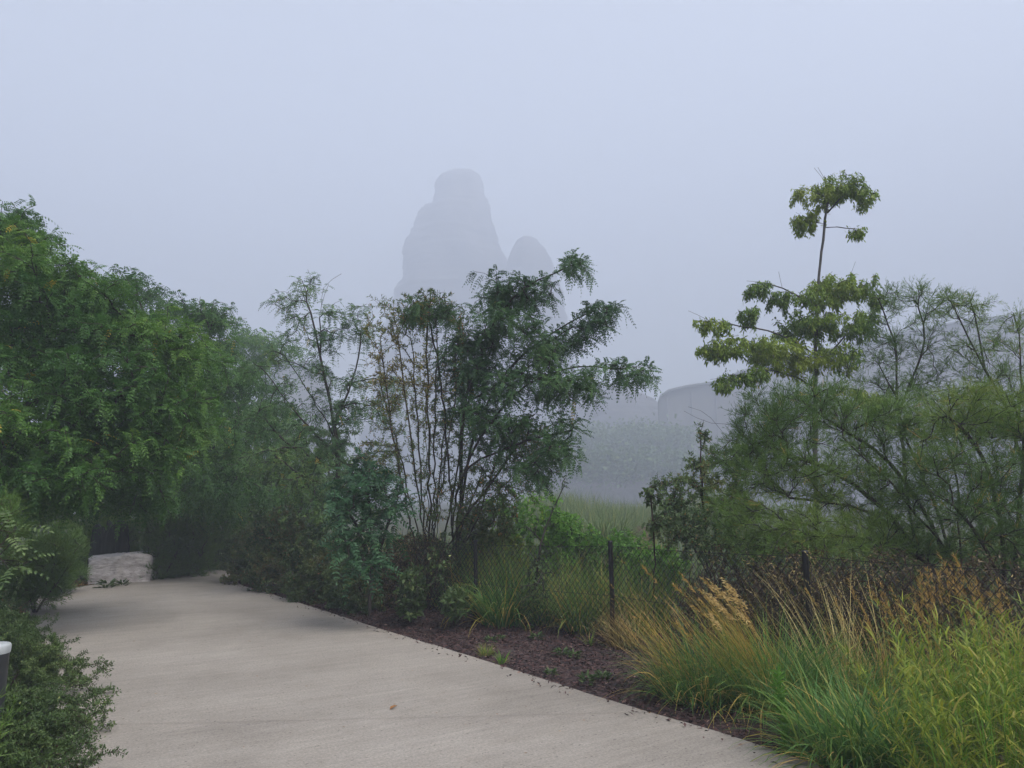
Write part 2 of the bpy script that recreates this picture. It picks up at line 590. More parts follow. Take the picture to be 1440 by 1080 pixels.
M['chip'] = leaf_mat('bark_chip', [(0, (.016, .009, .009)), (.45, (.05, .026, .024)), (.8, (.11, .056, .05)), (.9, (.16, .09, .08)), (1, (.3, .2, .16))], trans=0, rough=.8, gain=(1, 1, 1))


def smooth_poly(pts, k=8):
    P = np.asarray(pts, float)
    out = []
    m = np.gradient(P, axis=0)
    for i in range(len(P) - 1):
        for j in range(k):
            t = j / k
            out.append((2 * t ** 3 - 3 * t ** 2 + 1) * P[i] + (t ** 3 - 2 * t ** 2 + t) * m[i] + (-2 * t ** 3 + 3 * t ** 2) * P[i + 1] + (t ** 3 - t ** 2) * m[i + 1])
    out.append(P[-1])
    return np.array(out)


# path edges (x, y), from behind the viewer to beyond the bend
right_edge = [(5.2, -1.2), (3.6, 1.7)] + [tuple(gnd(*q)[:2]) for q in ((1140, 1080), (870, 995), (700, 940), (525, 885), (400, 844), (335, 822))]
right_edge += [(-5.35, 15.3), (-4.2, 18.2), (-1.8, 20.5)]
left_edge = [(.5, -3.2), (-1.2, 1.2)] + [tuple(gnd(*q)[:2]) for q in ((75, 1080), (52, 990), (40, 920), (40, 865), (60, 838))]
left_edge += [tuple(gnd(*q)[:2]) for q in ((200, 815), (290, 803))] + [(-6.1, 18.0), (-4.6, 20.8), (-2.0, 23.2)]
RE, LE = smooth_poly(right_edge), smooth_poly(left_edge)


def resample(P, n):
    d = np.r_[0, np.cumsum(np.linalg.norm(np.diff(P, axis=0), axis=1))]
    s = np.linspace(0, d[-1], n)
    return np.stack([np.interp(s, d, P[:, 0]), np.interp(s, d, P[:, 1])], 1)


nP, nW = 90, 14
rr, le = resample(RE, nP), resample(LE, nP)
rr = rr + R.normal(0, .006, rr.shape)
g = Geo()
ww = np.linspace(0, 1, nW + 1)
grid = rr[:, None, :] * (1 - ww)[None, :, None] + le[:, None, :] * ww[None, :, None]
V = np.concatenate([grid, np.full((nP, nW + 1, 1), .035)], 2)
idx = np.arange(nP * (nW + 1)).reshape(nP, nW + 1)
Q = np.stack([idx[:-1, :-1], idx[1:, :-1], idx[1:, 1:], idx[:-1, 1:]], -1)
g.add(V.reshape(-1, 3), Q[:, :, ::-1].reshape(-1, 4))
for e, col in ((rr, 0), (le, nW)):
    lo = np.c_[e, np.full(nP, -.12)]
    hi = np.c_[e, np.full(nP, .035)]
    VV = np.stack([lo, hi], 1).reshape(-1, 3)
    k = np.arange(nP - 1)[:, None] * 2
    g.add(VV, k + np.array([0, 1, 3, 2]))
tag(g.build('path', concrete()), kind='structure', label='pale concrete path curving away to the left')

# saw-cut joints across the path
M['joint'] = noise_mat('joint_dirt', [(.3, (.15, .13, .11)), (.7, (.24, .21, .18))], scale=9, bump=0)
for k, (a, b) in enumerate((((100, 972), (620, 908)), ((1000, 1036), (560, 1095)), ((70, 866), (470, 866)))):
    pass
g = Geo()
for fr in (.30, .44, .58, .70):
    i = int(fr * nP)
    a, b = rr[i], le[i]
    d = nrm(b - a)
    n2 = np.array([-d[1], d[0]]) * .0022
    ts = np.linspace(.0, 1.0, 14)
    mid = a + (b - a) * ts[:, None] + R.normal(0, .002, (14, 2))
    VV = np.stack([np.c_[mid - n2, np.full(14, .039)], np.c_[mid + n2, np.full(14, .039)]], 1).reshape(-1, 3)
    g.add(VV, np.arange(13)[:, None] * 2 + np.array([0, 1, 3, 2]))
tag(g.build('path_joints', M['joint']), kind='structure')

# ground sheet
M['soil'] = noise_mat('soil', [(.3, (.02, .022, .012)), (.5, (.04, .045, .02)), (.7, (.06, .055, .03))], scale=1.2, bump=.5, dist=.05)
g = Geo()
xs = np.linspace(-510, 510, 51)
X, Y = np.meshgrid(xs, xs)
idx = np.arange(51 * 51).reshape(51, 51)
g.add(np.stack([X, Y, np.full_like(X, -.03)], -1).reshape(-1, 3), np.stack([idx[:-1, :-1], idx[:-1, 1:], idx[1:, 1:], idx[1:, :-1]], -1).reshape(-1, 4))
tag(g.build('ground', M['soil']), kind='structure')

# mulch bed between the path and the fence, and a strip on the left
g = Geo()
e1 = resample(RE, 60)
tn = nrm(np.gradient(e1, axis=0))
nr = np.stack([tn[:, 1], -tn[:, 0]], 1)
cols = []
for w in np.linspace(0, 3.2, 9):
    cols.append(np.c_[e1 + nr * (w - .02), np.full(60, .004) + (R.normal(0, .012, 60) if w > .1 else 0) + .03 * math.sin(min(w, 1.2) * 1.3)])
V = np.stack(cols, 1)
idx = np.arange(60 * 9).reshape(60, 9)
g.add(V.reshape(-1, 3), np.stack([idx[:-1, :-1], idx[:-1, 1:], idx[1:, 1:], idx[1:, :-1]], -1).reshape(-1, 4))
bed = g.build('mulch_bed', mulch(), smooth=True)
tag(bed, kind='structure')
g = Geo()
e1 = resample(LE, 60)
tn = nrm(np.gradient(e1, axis=0))
nr = np.stack([-tn[:, 1], tn[:, 0]], 1)
V = np.stack([np.c_[e1 + nr * (w - .02), np.full(60, .006 + .03 * min(w, 1))] for w in np.linspace(0, 2.4, 5)], 1)
idx = np.arange(60 * 5).reshape(60, 5)
g.add(V.reshape(-1, 3), np.stack([idx[:-1, :-1], idx[1:, :-1], idx[1:, 1:], idx[:-1, 1:]], -1).reshape(-1, 4))
tag(g.build('soil_bed', M['soil']), kind='structure')


def chips(edge, sgn, n, wmax, name, mat, i0, i1, T):
    e = resample(edge, 400)
    t = nrm(np.gradient(e, axis=0))
    nr = np.stack([t[:, 1], -t[:, 0]], 1) * sgn
    i = (R.uniform(i0, i1, n) * 399).astype(int)
    w = R.random(n) ** 1.0 * wmax
    p = e[i] + nr[i] * w[:, None] + R.normal(0, .03, (n, 2))
    sp = R.random(n) < .007
    p = np.where(sp[:, None], e[i] - nr[i] * (R.random(n) ** 2 * .22)[:, None], p)
    inside = (np.sum((p - e[i]) * nr[i], 1) > -.015) | sp
    p, w, sp = p[inside], w[inside], sp[inside]
    n = len(p)
    P = np.c_[p, .015 + .03 * np.sin(np.minimum(w, 1.2) * 1.3) + R.random(n) * .022]
    P[:, 2] = np.where(sp, .042, P[:, 2])
    a = R.random(n) * 6.28
    D = np.stack([np.cos(a), np.sin(a), R.normal(0, .35, n)], 1)
    Nn = np.stack([R.normal(0, .5, n), R.normal(0, .5, n), np.ones(n)], 1)
    g = Geo()
    leaves(g, P, D, Nn, R.uniform(.02, .06, n), R.uniform(.008, .022, n), T(n), fold=.3)
    return tag(g.build(name, mat), kind='stuff')


tag(chips(RE, 1, 42000, 3.0, 'bark_chips', M['chip'], .26, .72, lambda n: np.where(R.random(n) < .025, R.uniform(.9, 1, n), R.random(n) * .85)), 'dark red brown bark chips covering the planting bed', 'bark mulch')
M['fallen'] = leaf_mat('fallen_leaf', [(0, (.08, .04, .02)), (.5, (.2, .085, .035)), (1, (.34, .17, .06))], trans=.1)
tag(chips(LE, -1, 5000, .9, 'fallen_leaves', M['fallen'], .5, .8, lambda n: R.random(n)), 'rusty fallen leaves below the pale stone block', 'leaf litter')


# ------------------------------------------------------------------ far background
def rock(name, label, cat, prof, Y, depth, mat, nseg=46, lump=.1, seed=0, ny=60, rag=0):
    """rock stack: profile rows of (py, left px, right px); elliptical, fissured"""
    prof = np.array(prof, float)
    py = np.linspace(prof[0, 0], prof[-1, 0], ny)
    l, r_ = np.interp(py, prof[:, 0], prof[:, 1]), np.interp(py, prof[:, 0], prof[:, 2])
    if rag:
        k_ = np.ones(3) / 3
        l = l + np.convolve(R.normal(0, rag, ny), k_, 'same') + rag * .8 * np.sign(np.sin(py * .21 + seed)) * (np.sin(py * .083) > 0)
        r_ = r_ + np.convolve(R.normal(0, rag, ny), k_, 'same') + rag * .8 * np.sign(np.sin(py * .17 + seed * 2)) * (np.sin(py * .097) > 0)
    rows = []
    for a, b, c in zip(py, l, r_):
        A, B = at(b, a, Y), at(c, a, Y)
        cx, hw, z = (A[0] + B[0]) / 2, (B[0] - A[0]) / 2, A[2]
        th = np.arange(nseg) / nseg * 2 * math.pi
        n = 1 + lump * (np.sin(th * 5 + seed + z * .09) * .5 + np.sin(th * 9 + seed * 2 - z * .05) * .35 + np.sin(th * 17 + z * .4) * .2) + R.normal(0, lump * .12, nseg)
        n = np.where(np.abs(np.cos(th)) > .93, 1 + (n - 1) * .45, n) + .02 * math.sin(b * .31 + seed) + .012 * math.sin(b * .77 + seed * 3)
        rows.append(np.stack([cx + np.cos(th) * hw * n, Y + np.sin(th) * max(hw * depth, .3) * n, np.full(nseg, z) + R.normal(0, lump * .5, nseg)], 1))
    V = np.array(rows)
    g = Geo()
    i = np.arange(ny * nseg).reshape(ny, nseg)
    g.add(V.reshape(-1, 3), np.stack([i[:-1], np.roll(i[:-1], -1, 1), np.roll(i[1:], -1, 1), i[1:]], -1).reshape(-1, 4))
    top = V[0].mean(0) + [0, 0, .2]
    g.add(np.concatenate([V[0], [top]]), [[k, (k + 2) % nseg, (k + 1) % nseg, nseg] if False else [nseg, (k + 2) % nseg, (k + 1) % nseg, k] for k in range(0, nseg, 2)])
    return tag(g.build(name, mat, smooth=True), label, cat)


rock('rock_tower', 'tallest rock tower, a grey silhouette almost lost in fog', 'rock',
     [(241, 640, 662), (246, 622, 674), (248, 625, 674), (252, 615, 677), (262, 612, 680), (276, 612, 683), (292, 609, 687), (295, 595, 689), (300, 590, 690), (320, 583, 695), (350, 572, 703), (392, 567, 714), (402, 558, 716), (450, 548, 726), (520, 530, 745), (600, 515, 760), (690, 500, 780)],
     420, .8, M['cliff'], seed=1, lump=.1, ny=150, rag=1.1)
rock('rock_tower', 'lower domed rock peak right of the tallest rock tower', 'rock',
     [(334, 733, 748), (340, 726, 757), (352, 720, 768), (366, 714, 776), (400, 706, 786), (470, 695, 800), (600, 680, 820), (690, 670, 830)],
     400, .8, M['cliff'], seed=4, lump=.09, ny=130, rag=.9)
rock('rock_mound', 'pale rounded rock mound left of the grey hall, deep in fog', 'rock',
     [(540, 850, 872), (548, 836, 890), (560, 822, 912), (585, 800, 940), (640, 770, 980), (690, 750, 1000)], 282, .7, M['cliff'], seed=7, lump=.12, ny=70, rag=3)

# hall with a curved roofline
hb = at(925, 690, 207)
hb[2] = 0
t = thing('hall_building', 'large pale grey hall with curved roofline, fading in fog on the right', 'building', hb)
edge = [(925, 566), (928, 557), (940, 549), (965, 543), (1000, 538), (1015, 533), (1060, 516), (1110, 502), (1180, 488), (1260, 470), (1350, 452), (1460, 440), (1600, 440)]
E = []
for i, (x, y) in enumerate(edge):
    E.append(at(x, y, 207 + (x - 925) * -.035))
E = np.array(E)
g, gr, gb = Geo(), Geo(), Geo()
n = len(E)
back = np.array([11, 42, 0.0])
lo = E.copy()
lo[:, 2] = -.05
V = np.concatenate([lo, E, E + back, lo + back])
q = [[k + a * n, k + 1 + a * n, k + 1 + ((a + 1) % 4) * n, k + ((a + 1) % 4) * n] for k in range(n - 1) for a in range(3)]
q += [[0, n, 2 * n, 3 * n], [n - 1, 4 * n - 1, 3 * n - 1, 2 * n - 1]]
g.add(V, q)
g.build('wall', M['hall'], t, hb)
f0 = E + np.array([-.1, -.6, .05])
V = np.concatenate([f0 - [0, 0, .6], f0 + [0, 0, .2], f0 + back * 1.02 + [0, .3, .2], f0 + back * 1.02 + [0, .3, -.6]])
gr.add(V, [[k + a * n, k + 1 + a * n, k + 1 + ((a + 1) % 4) * n, k + ((a + 1) % 4) * n] for k in range(n - 1) for a in range(4)] + [[0, n, 2 * n, 3 * n]])
gr.build('roof', M['hallroof'], t, hb)
for x in np.arange(938, 1440, 34):
    y = np.interp(x, [e[0] for e in edge], [e[1] for e in edge])
    p = at(x, y + 5, 207 + (x - 925) * -.035)
    rb = Geo()
    boxes(rb, (p[0], p[1] - .2, p[2] / 2 - .35), (.12, .2, p[2] / 2 - .35))
    rb.build('wall_rib', M['hallroof'], t, hb)

# far flat-roofed building glimpsed between the trees on the left
b0 = at(417, 690, 207)
b0[2] = 0
t = thing('flat_building', 'flat roofed building glimpsed between the left trees, faded by fog', 'building', b0)
top = at(417, 508, 207)[2]
g = Geo()
boxes(g, (b0[0] - 4, 215, top / 2 - .7), (8.5, 8, top / 2 - .7))
g.build('wall', M['hall'], t, b0)
g = Geo()
boxes(g, (b0[0] - 4, 214.8, top - .7), (9, 8.4, .695))
g.build('roof', M['hallroof'], t, b0)
for k in range(5):
    g = Geo()
    boxes(g, (b0[0] - 10.2 + k * 3.1, 206.98, top - 4), (1.1, .05, 1.2))
    g.build('window', M['hallroof'], t, b0)

# low rock embankment and a wooded ridge in the fog
rock('rock_bank', 'low pale rock bank under the foggy trees in the middle distance', 'rock',
     [(646, 790, 960), (655, 770, 985), (680, 755, 1000), (715, 740, 1010)], 168, .12, M['cliff'], seed=3, lump=.04, ny=16)
g = Geo()
P = []
for k in range(70):
    c = at(R.uniform(770, 960), R.uniform(612, 655), R.uniform(176, 188))
    P.append(c + R.normal(0, 1, (420, 3)) * [2.6, 2.6, 1.6])
for k in range(46):
    c = at(R.uniform(780, 980), R.uniform(640, 668), R.uniform(146, 150))
    P.append(c + R.normal(0, 1, (260, 3)) * [R.uniform(1, 3), 1.2, R.uniform(.5, 1.3)])
P = np.concatenate(P)
simple(g, P, nrm(R.normal(size=P.shape)), 0.9, .7, tint0=.4)
tag(g.build('distant_trees', M['shrub']), 'row of trees in thick fog behind the low rock bank', 'trees', kind='stuff')

# ------------------------------------------------------------------ trees
def plant(name, label, cat, base, stems, blobs, dress, wood_mat, leafmat, wood='trunk', crown='crown', r0=.004, ex=2.3, rmax=.1,
          droop=.15, zmin=None, seg=.16, wob=.015, surface=.45, group=None, straight=.55, bare=(), mult=1.5, tuft=0, limb_tw=None, path_wob=.02):
    base = np.asarray(base, float)
    t = thing(name, label, cat, base, group)
    sk = Skel()
    sk.limb_tw, sk.wob = limb_tw, path_wob
    for st in stems:
        if not sk.p or np.linalg.norm(np.asarray(st[0]) - np.asarray(sk.p[0])) < 1e-6:
            if sk.p:
                sk.path([sk.p[0]] + list(st[1:]), start=0)
            else:
                sk.path(st)
        else:
            sk.path(st)
    sk.grow(blob_tips(blobs, surface, mult, tuft), seg=seg, droop=droop, wob=wob, zmin=zmin, straight=straight)
    gl = Geo()
    dress(gl, sk)
    for b in bare:
        sk.path(b)
    gw = Geo()
    sk.wood(gw, r0, ex, rmax)
    gw.build(wood, wood_mat, t, base, smooth=True)
    gl.build(crown, leafmat, t, base)
    return t


def dress_pinnate(spacing=.05, L=.2, f0=.2, **kw):
    def fn(g, sk):
        P, D = sk.sites(spacing, f0)
        d = nrm(D * .35 + rand_perp(D) * .9 + UPV * .15)
        pinnate(g, P, d, L, **kw)
    return fn


def dress_simple(spacing=.03, L=.06, W=.02, f0=.15, limbs=False, **kw):
    def fn(g, sk):
        P, D = sk.sites(spacing, f0, limbs)
        simple(g, P, D, L, W, **kw)
    return fn


def dress_feather(spacing=.03, f0=.1, **kw):
    def fn(g, sk):
        P, D = sk.sites(spacing, f0)
        feather(g, P, D, **kw)
    return fn


# --- left: two leafy locusts arching over the path
b = (-8.3, 9.4, 0)
plant('locust_tree', 'nearest leafy locust tree on the left, with scattered yellow leaves', 'tree', b,
      [[b, (-8.2, 9.4, 1.6), (-7.9, 9.2, 3.2), at(0, 330, 9.2)], [b, (-8.1, 9.3, 1.5), at(60, 560, 8.6), at(230, 560, 8.8)],
       [(-8.1, 9.3, 1.8), at(40, 480, 8.8), at(170, 470, 9.0), at(235, 480, 9.2)], [(-8.2, 9.4, 1.4), at(-40, 640, 8.2), at(130, 655, 8.0)]],
      [(0, 330, 9.2, 60, 60, .9, 60), (-70, 420, 9.2, 90, 110, 1.2, 60), (55, 385, 9.0, 65, 50, .9, 70), (55, 420, 9.0, 75, 55, .9, 80), (105, 405, 9.1, 45, 35, .7, 50), (160, 445, 9.1, 45, 28, .7, 44), (245, 500, 9.3, 28, 40, .6, 30), (235, 600, 9.0, 40, 45, .7, 40), (110, 440, 9.0, 60, 50, .8, 60), (190, 490, 9.1, 75, 45, .8, 80),
       (30, 500, 8.6, 100, 70, 1.0, 110), (130, 540, 8.6, 100, 60, .9, 110), (215, 560, 8.9, 50, 60, .8, 60), (60, 610, 8.1, 100, 60, .9, 110),
       (170, 625, 8.5, 75, 50, .8, 80), (0, 660, 7.8, 60, 40, .7, 40), (110, 668, 8.1, 100, 26, .7, 70), (40, 690, 8.8, 70, 30, .8, 60), (150, 690, 9.5, 60, 22, .8, 50), (-90, 600, 8.4, 80, 90, 1.0, 40)],
      dress_pinnate(.026, .24, f0=.2, K=6, ll=.046, lw=.021, droop=.45, hang=.5, yellow=.006, tint0=.36, trange=.5), M['bark'], M['locust'], rmax=.09, droop=.2, ex=2.9, tuft=.2, mult=1.7)

b = (-7.9, 15.6, 0)
plant('locust_tree', 'drooping locust tree behind the pale stone block', 'tree', b,
      [[b, (-7.8, 15.6, 1.8), at(230, 560, 15), at(190, 400, 15)], [(-7.8, 15.5, 1.5), at(290, 640, 14.6), at(330, 600, 14.4)], [(-7.8, 15.6, 2.2), at(270, 540, 15), at(300, 450, 15)]],
      [(182, 398, 15, 24, 22, .6, 26), (240, 428, 15, 30, 22, .7, 30), (305, 440, 15.2, 26, 14, .6, 20), (330, 690, 15.5, 60, 30, .9, 50), (280, 720, 15.5, 70, 24, .9, 50), (180, 450, 15.4, 60, 40, 1, 60), (290, 450, 15, 30, 20, .7, 30), (270, 500, 15, 60, 45, 1.1, 80),
       (320, 530, 15, 45, 50, 1, 60), (240, 570, 14.7, 70, 55, 1.2, 100), (310, 610, 14.2, 60, 50, 1, 90), (220, 650, 14, 80, 45, 1.2, 110), (300, 670, 14, 60, 40, 1, 80),
       (160, 680, 13.6, 70, 35, 1, 60), (240, 700, 13.8, 80, 18, .9, 50)],
      dress_pinnate(.04, .27, f0=.2, K=5, ll=.062, lw=.025, droop=.7, hang=.8, tint0=.3, trange=.4, yellow=.003), M['bark'], M['locust'], rmax=.09, droop=.35, ex=2.9, tuft=.22, mult=2.1)

b = (-10.2, 30, 0)
plant('locust_tree', 'farthest pale locust tree at the end of the path, softened by fog', 'tree', b,
      [[b, (-10.1, 30, 3.0), at(375, 560, 29.2), at(370, 480, 29.2)], [(-10.1, 30, 2.6), at(330, 600, 29.2), at(320, 500, 29.9)], [(-10.1, 30, 2.4), at(420, 620, 28.5)]],
      [(375, 490, 29.2, 40, 30, 1.4, 50), (330, 480, 30.1, 40, 30, 1.4, 50), (360, 550, 29.2, 55, 45, 1.8, 90), (400, 600, 28.6, 50, 45, 1.7, 80), (350, 650, 28.5, 60, 40, 1.8, 90), (310, 580, 29.9, 50, 60, 1.7, 70),
       (420, 660, 28.5, 50, 40, 1.7, 60), (370, 710, 29.2, 70, 34, 2.0, 70), (440, 700, 29.9, 50, 34, 1.7, 50)],
      dress_pinnate(.075, .38, f0=.2, K=4, ll=.12, lw=.05, droop=.7, hang=.8, tint0=.4, trange=.35), M['bark'], M['locust'], rmax=.09, droop=.3, ex=2.9, tuft=.34, mult=2.3)

# thicket closing the view behind the left trees
b = (-13, 16, 0)
for k, (bx, by, h, lab) in enumerate(((-12.2, 16.5, 5.2, 'dense dark tree behind the nearest locust, half hidden at left edge'), (-10.2, 18.8, 4.6, 'dense dark tree deep behind the drooping locust'), (-8.6, 22.6, 5.0, 'dense tree filling the gap behind the path bend'), (-13.5, 12.0, 5.5, 'dense tree at the far left edge beyond the nearest locust'), (-10.6, 13.2, 3.6, 'low dark tree filling the shade behind the nearest locust'), (-9.6, 16.6, 3.4, 'low dark tree in the shade right behind the grey slabs'), (-6.6, 25.5, 4.6, 'dense tree in the fog beyond the end of the path'), (-5.2, 17.6, 2.9, 'low dense tree behind the dark hedge at the path bend'), (-7.4, 18.6, 3.0, 'low dense tree just beyond the far edge of the path'))):
    base = np.array([bx, by, 0.0])
    t = thing('thicket_tree', lab, 'tree', base)
    sk = Skel()
    sk.path([base, base + [0, 0, h * .35], base + [.2, 0, h * .8]])
    d = nrm(R.normal(size=(190, 3)))
    tips = base + [0, 0, h * .5] + d * (R.random(190) ** .4)[:, None] * [2.3, 1.8, h * .47]
    sk.grow(tips, droop=.2, zmin=.5)
    gl, gw = Geo(), Geo()
    P, D = sk.sites(.008, .1)
    simple(gl, P, D, .14, .06, hang=.4, tint0=.35)
    sk.wood(gw, .005, 2.3, .12)
    gw.build('trunk', M['bark'], t, base)
    gl.build('crown', M['under'], t, base)

# --- middle group
b = gnd(478, 790)
plant('locust_tree', 'thin open locust tree with bare arching twigs behind the dark hedge', 'tree', b,
      [[b, at(476, 690, 12.6), at(470, 600, 12.6), at(450, 500, 12.6), at(437, 440, 12.6), at(425, 395, 12.6)],
       [at(473, 640, 12.6), at(420, 585, 12.3), at(370, 520, 12.0)], [at(473, 620, 12.6), at(440, 560, 13), at(400, 500, 13)],
       [at(476, 660, 12.6), at(400, 620, 12.2), at(350, 560, 11.8)], [at(470, 600, 12.6), at(500, 520, 12.8), at(510, 450, 12.8)],
       [at(476, 690, 12.5), at(430, 670, 12), at(385, 640, 11.6)], [at(450, 500, 12.6), at(452, 430, 12.6), at(462, 400, 12.6)]],
      [(428, 400, 12.6, 16, 18, .3, 12), (410, 430, 12.6, 18, 14, .3, 8), (378, 422, 12.6, 6, 6, .1, 2), (400, 460, 12.6, 28, 24, .5, 14), (450, 470, 12.7, 35, 30, .6, 22), (490, 450, 12.7, 30, 30, .6, 22), (515, 470, 12.7, 22, 30, .6, 14),
       (400, 500, 12.8, 30, 20, .5, 10), (455, 530, 12.6, 55, 30, .7, 30), (500, 560, 12.8, 45, 40, .7, 34), (440, 590, 12.4, 70, 35, .8, 40), (390, 560, 12.1, 30, 40, .6, 16), (400, 640, 12, 50, 35, .7, 34), (460, 640, 12.3, 50, 30, .7, 30), (365, 520, 12, 16, 20, .4, 8), (360, 600, 11.8, 30, 30, .5, 22), (420, 690, 11.9, 50, 26, .6, 40), (455, 610, 12.4, 40, 40, .6, 30), (540, 560, 12.9, 40, 60, .6, 40), (545, 660, 12.6, 40, 40, .6, 30)],
      dress_pinnate(.05, .18, f0=.35, K=5, ll=.038, lw=.016, droop=.5, hang=.6, tint0=.5, trange=.5, yellow=.01), M['bark'], M['locust_dark'], rmax=.055, droop=.15, r0=.0032, ex=2.6, limb_tw=.4, mult=2.3, tuft=.13,
      bare=[[at(425, 420, 12.6), at(400, 410, 12.6), at(380, 415, 12.6)], [at(452, 430, 12.6), at(455, 405, 12.6), at(480, 385, 12.6)]])

b = gnd(604, 832)
stems = []
for k in range(17):
    f = (k + R.uniform(.05, .95)) / 17
    x1 = 500 + f * 265
    y1 = (408 + 30 * abs(R.normal())) if x1 < 690 else 440 + (x1 - 690) * 2.0 + R.normal(0, 20)
    y1 += max(0, 550 - x1) * 1.2 + R.random() ** 2 * 90
    dz = R.normal(0, .4)
    xm = 604 + (x1 - 604) * R.uniform(.25, .6)
    xn = 604 + (x1 - 604) * R.uniform(.65, .95)
    stems.append([b + [R.normal(0, .1), R.normal(0, .08), 0], at(xm, 832 + (y1 - 832) * R.uniform(.38, .5), 10.3 + dz * .5), at(xn, 832 + (y1 - 832) * .75, 10.3 + dz * .8), at(x1, y1, 10.3 + dz)] if k else [b, at(604, 620, 10.3), at(599, 500, 10.3), at(606, 412, 10.3)])
plant('willow_shrub', 'many stemmed willow with sparse yellowing leaves in the centre', 'shrub', b, stems,
      [(560, 450, 10.3, 55, 40, .7, 70), (610, 430, 10.3, 45, 26, .6, 50), (550, 540, 10.4, 45, 70, .7, 70), (600, 540, 10.4, 45, 80, .7, 70), (650, 500, 10.3, 35, 70, .6, 50), (690, 470, 10.3, 16, 40, .4, 20),
       (640, 600, 10.4, 50, 60, .6, 60), (720, 620, 10.1, 55, 40, .6, 80), (755, 640, 10, 40, 46, .5, 70), (700, 680, 10, 70, 45, .6, 110), (650, 710, 10.1, 50, 40, .5, 60), (540, 640, 10.5, 40, 50, .6, 40), (590, 660, 10.3, 50, 60, .6, 40)],
      dress_simple(.013, .055, .016, f0=.1, limbs=False, out=.75, upbias=.2, tint0=.5, trange=.6, yellow=.07, nscale=1.2), M['bark_green'], M['willow'], wood='stems', crown='foliage', ex=2.7, rmax=.016, droop=-.2, mult=2.4, limb_tw=.45, path_wob=.03, straight=.75, r0=.0022)

b = gnd(640, 838)
plant('locust_tree', 'dark locust tree with branches arching right over the fence', 'tree', b,
      [[b, b + [.1, 0, .5], at(650, 600, 10), at(668, 520, 10), at(720, 420, 9.9), at(800, 375, 9.8)], [b, at(660, 640, 10), at(700, 540, 10), at(760, 480, 9.9), at(845, 430, 9.7)],
       [b, at(655, 660, 9.9), at(720, 560, 9.7), at(790, 520, 9.5), at(885, 518, 9.4)], [at(668, 560, 10), at(730, 530, 9.8), at(830, 550, 9.4)], [b, at(650, 670, 9.9), at(740, 620, 9.6), at(805, 605, 9.4)],
       [at(655, 590, 10), at(640, 500, 10.2), at(680, 410, 10.2)], [b, at(630, 640, 10.2), at(620, 540, 10.3), at(600, 440, 10.4)]],
      [(810, 372, 9.8, 24, 16, .3, 16), (745, 405, 9.9, 48, 22, .5, 34), (700, 415, 10, 40, 25, .5, 24), (850, 432, 9.7, 18, 16, .3, 16), (818, 468, 9.7, 22, 18, .35, 20), (720, 460, 9.9, 60, 35, .6, 46), (770, 500, 9.8, 45, 28, .5, 40),
       (690, 510, 10, 50, 45, .6, 46), (660, 540, 10.1, 30, 60, .6, 34), (745, 545, 9.7, 60, 26, .5, 42), (820, 545, 9.4, 32, 18, .35, 26), (885, 522, 9.4, 20, 13, .3, 14), (680, 590, 9.9, 60, 40, .6, 40), (795, 590, 9.4, 22, 12, .3, 8), (790, 630, 9.3, 28, 24, .3, 16),
       (600, 445, 10.4, 45, 20, .5, 30), (730, 600, 9.6, 30, 26, .5, 18), (650, 480, 10.2, 30, 30, .5, 16), (760, 670, 9.3, 36, 22, .4, 14)],
      dress_pinnate(.031, .2, f0=.3, K=7, ll=.039, lw=.017, droop=.5, hang=.75, tint0=.35, trange=.4, yellow=.004), M['bark'], M['locust_dark'], rmax=.042, droop=.3, r0=.003, ex=2.8, tuft=.12, mult=2.3, limb_tw=.5)

b = gnd(520, 868)
plant('locust_shrub', 'teal green locust sapling with large leaves hanging over the dark hedge', 'shrub', b,
      [[b, b + [0, 0, .7], at(520, 720, 9.3), at(515, 650, 9.3)], [b + [0, 0, .7], at(490, 720, 9), at(470, 700, 9)], [b + [0, 0, .6], at(560, 700, 9.1)]],
      [(515, 665, 9.3, 38, 26, .35, 18), (490, 700, 9, 40, 40, .4, 30), (545, 700, 9.1, 40, 40, .4, 30), (510, 760, 8.9, 50, 30, .35, 22), (520, 800, 8.8, 40, 20, .3, 10)],
      dress_pinnate(.06, .27, f0=.3, K=7, ll=.055, lw=.024, droop=.5, hang=.3, tint0=.4, full=True), M['bark'], M['locust_teal'], wood='stems', crown='foliage', rmax=.025, droop=.2)

# --- dark hedge at the inside of the bend
for k, (px, py, w, h, lab, yl) in enumerate(((352, 826, 45, 80, 'low round dark shrub at the inside corner of the path bend', .02), (395, 838, 50, 112, 'dark shrub with rusty dead tips at the bend', .07), (450, 852, 55, 100, 'dark shrub under the thin open locust', .02), (505, 866, 50, 80, 'dark shrub under the teal locust sapling', .01), (585, 858, 55, 95, 'dark tangled shrub at the foot of the willow stems', .01))):
    b = gnd(px, py) + [0.1, .55, 0]
    Y = b[1]
    plant('hedge_shrub', lab, 'shrub', b, [[b, b + [0, 0, .3]], [b, b + [-.25, .1, .3]], [b, b + [.25, -.1, .3]], [b, b + [0, -.3, .25]]],
          [(px, py - h * .52, Y, w, h * .62, .6, 260), (px, py - h * .2, Y - .1, w, h * .25, .6, 70)],
          dress_simple(.0019, .042, .02, f0=.0, tint0=.48, trange=.6, yellow=yl, upbias=.25, nscale=3.5), M['twig'], M['hedgeleaf'], wood='stems', crown='foliage', rmax=.012, droop=-.1, r0=.0018, surface=.38, mult=1.9, ex=2.7)

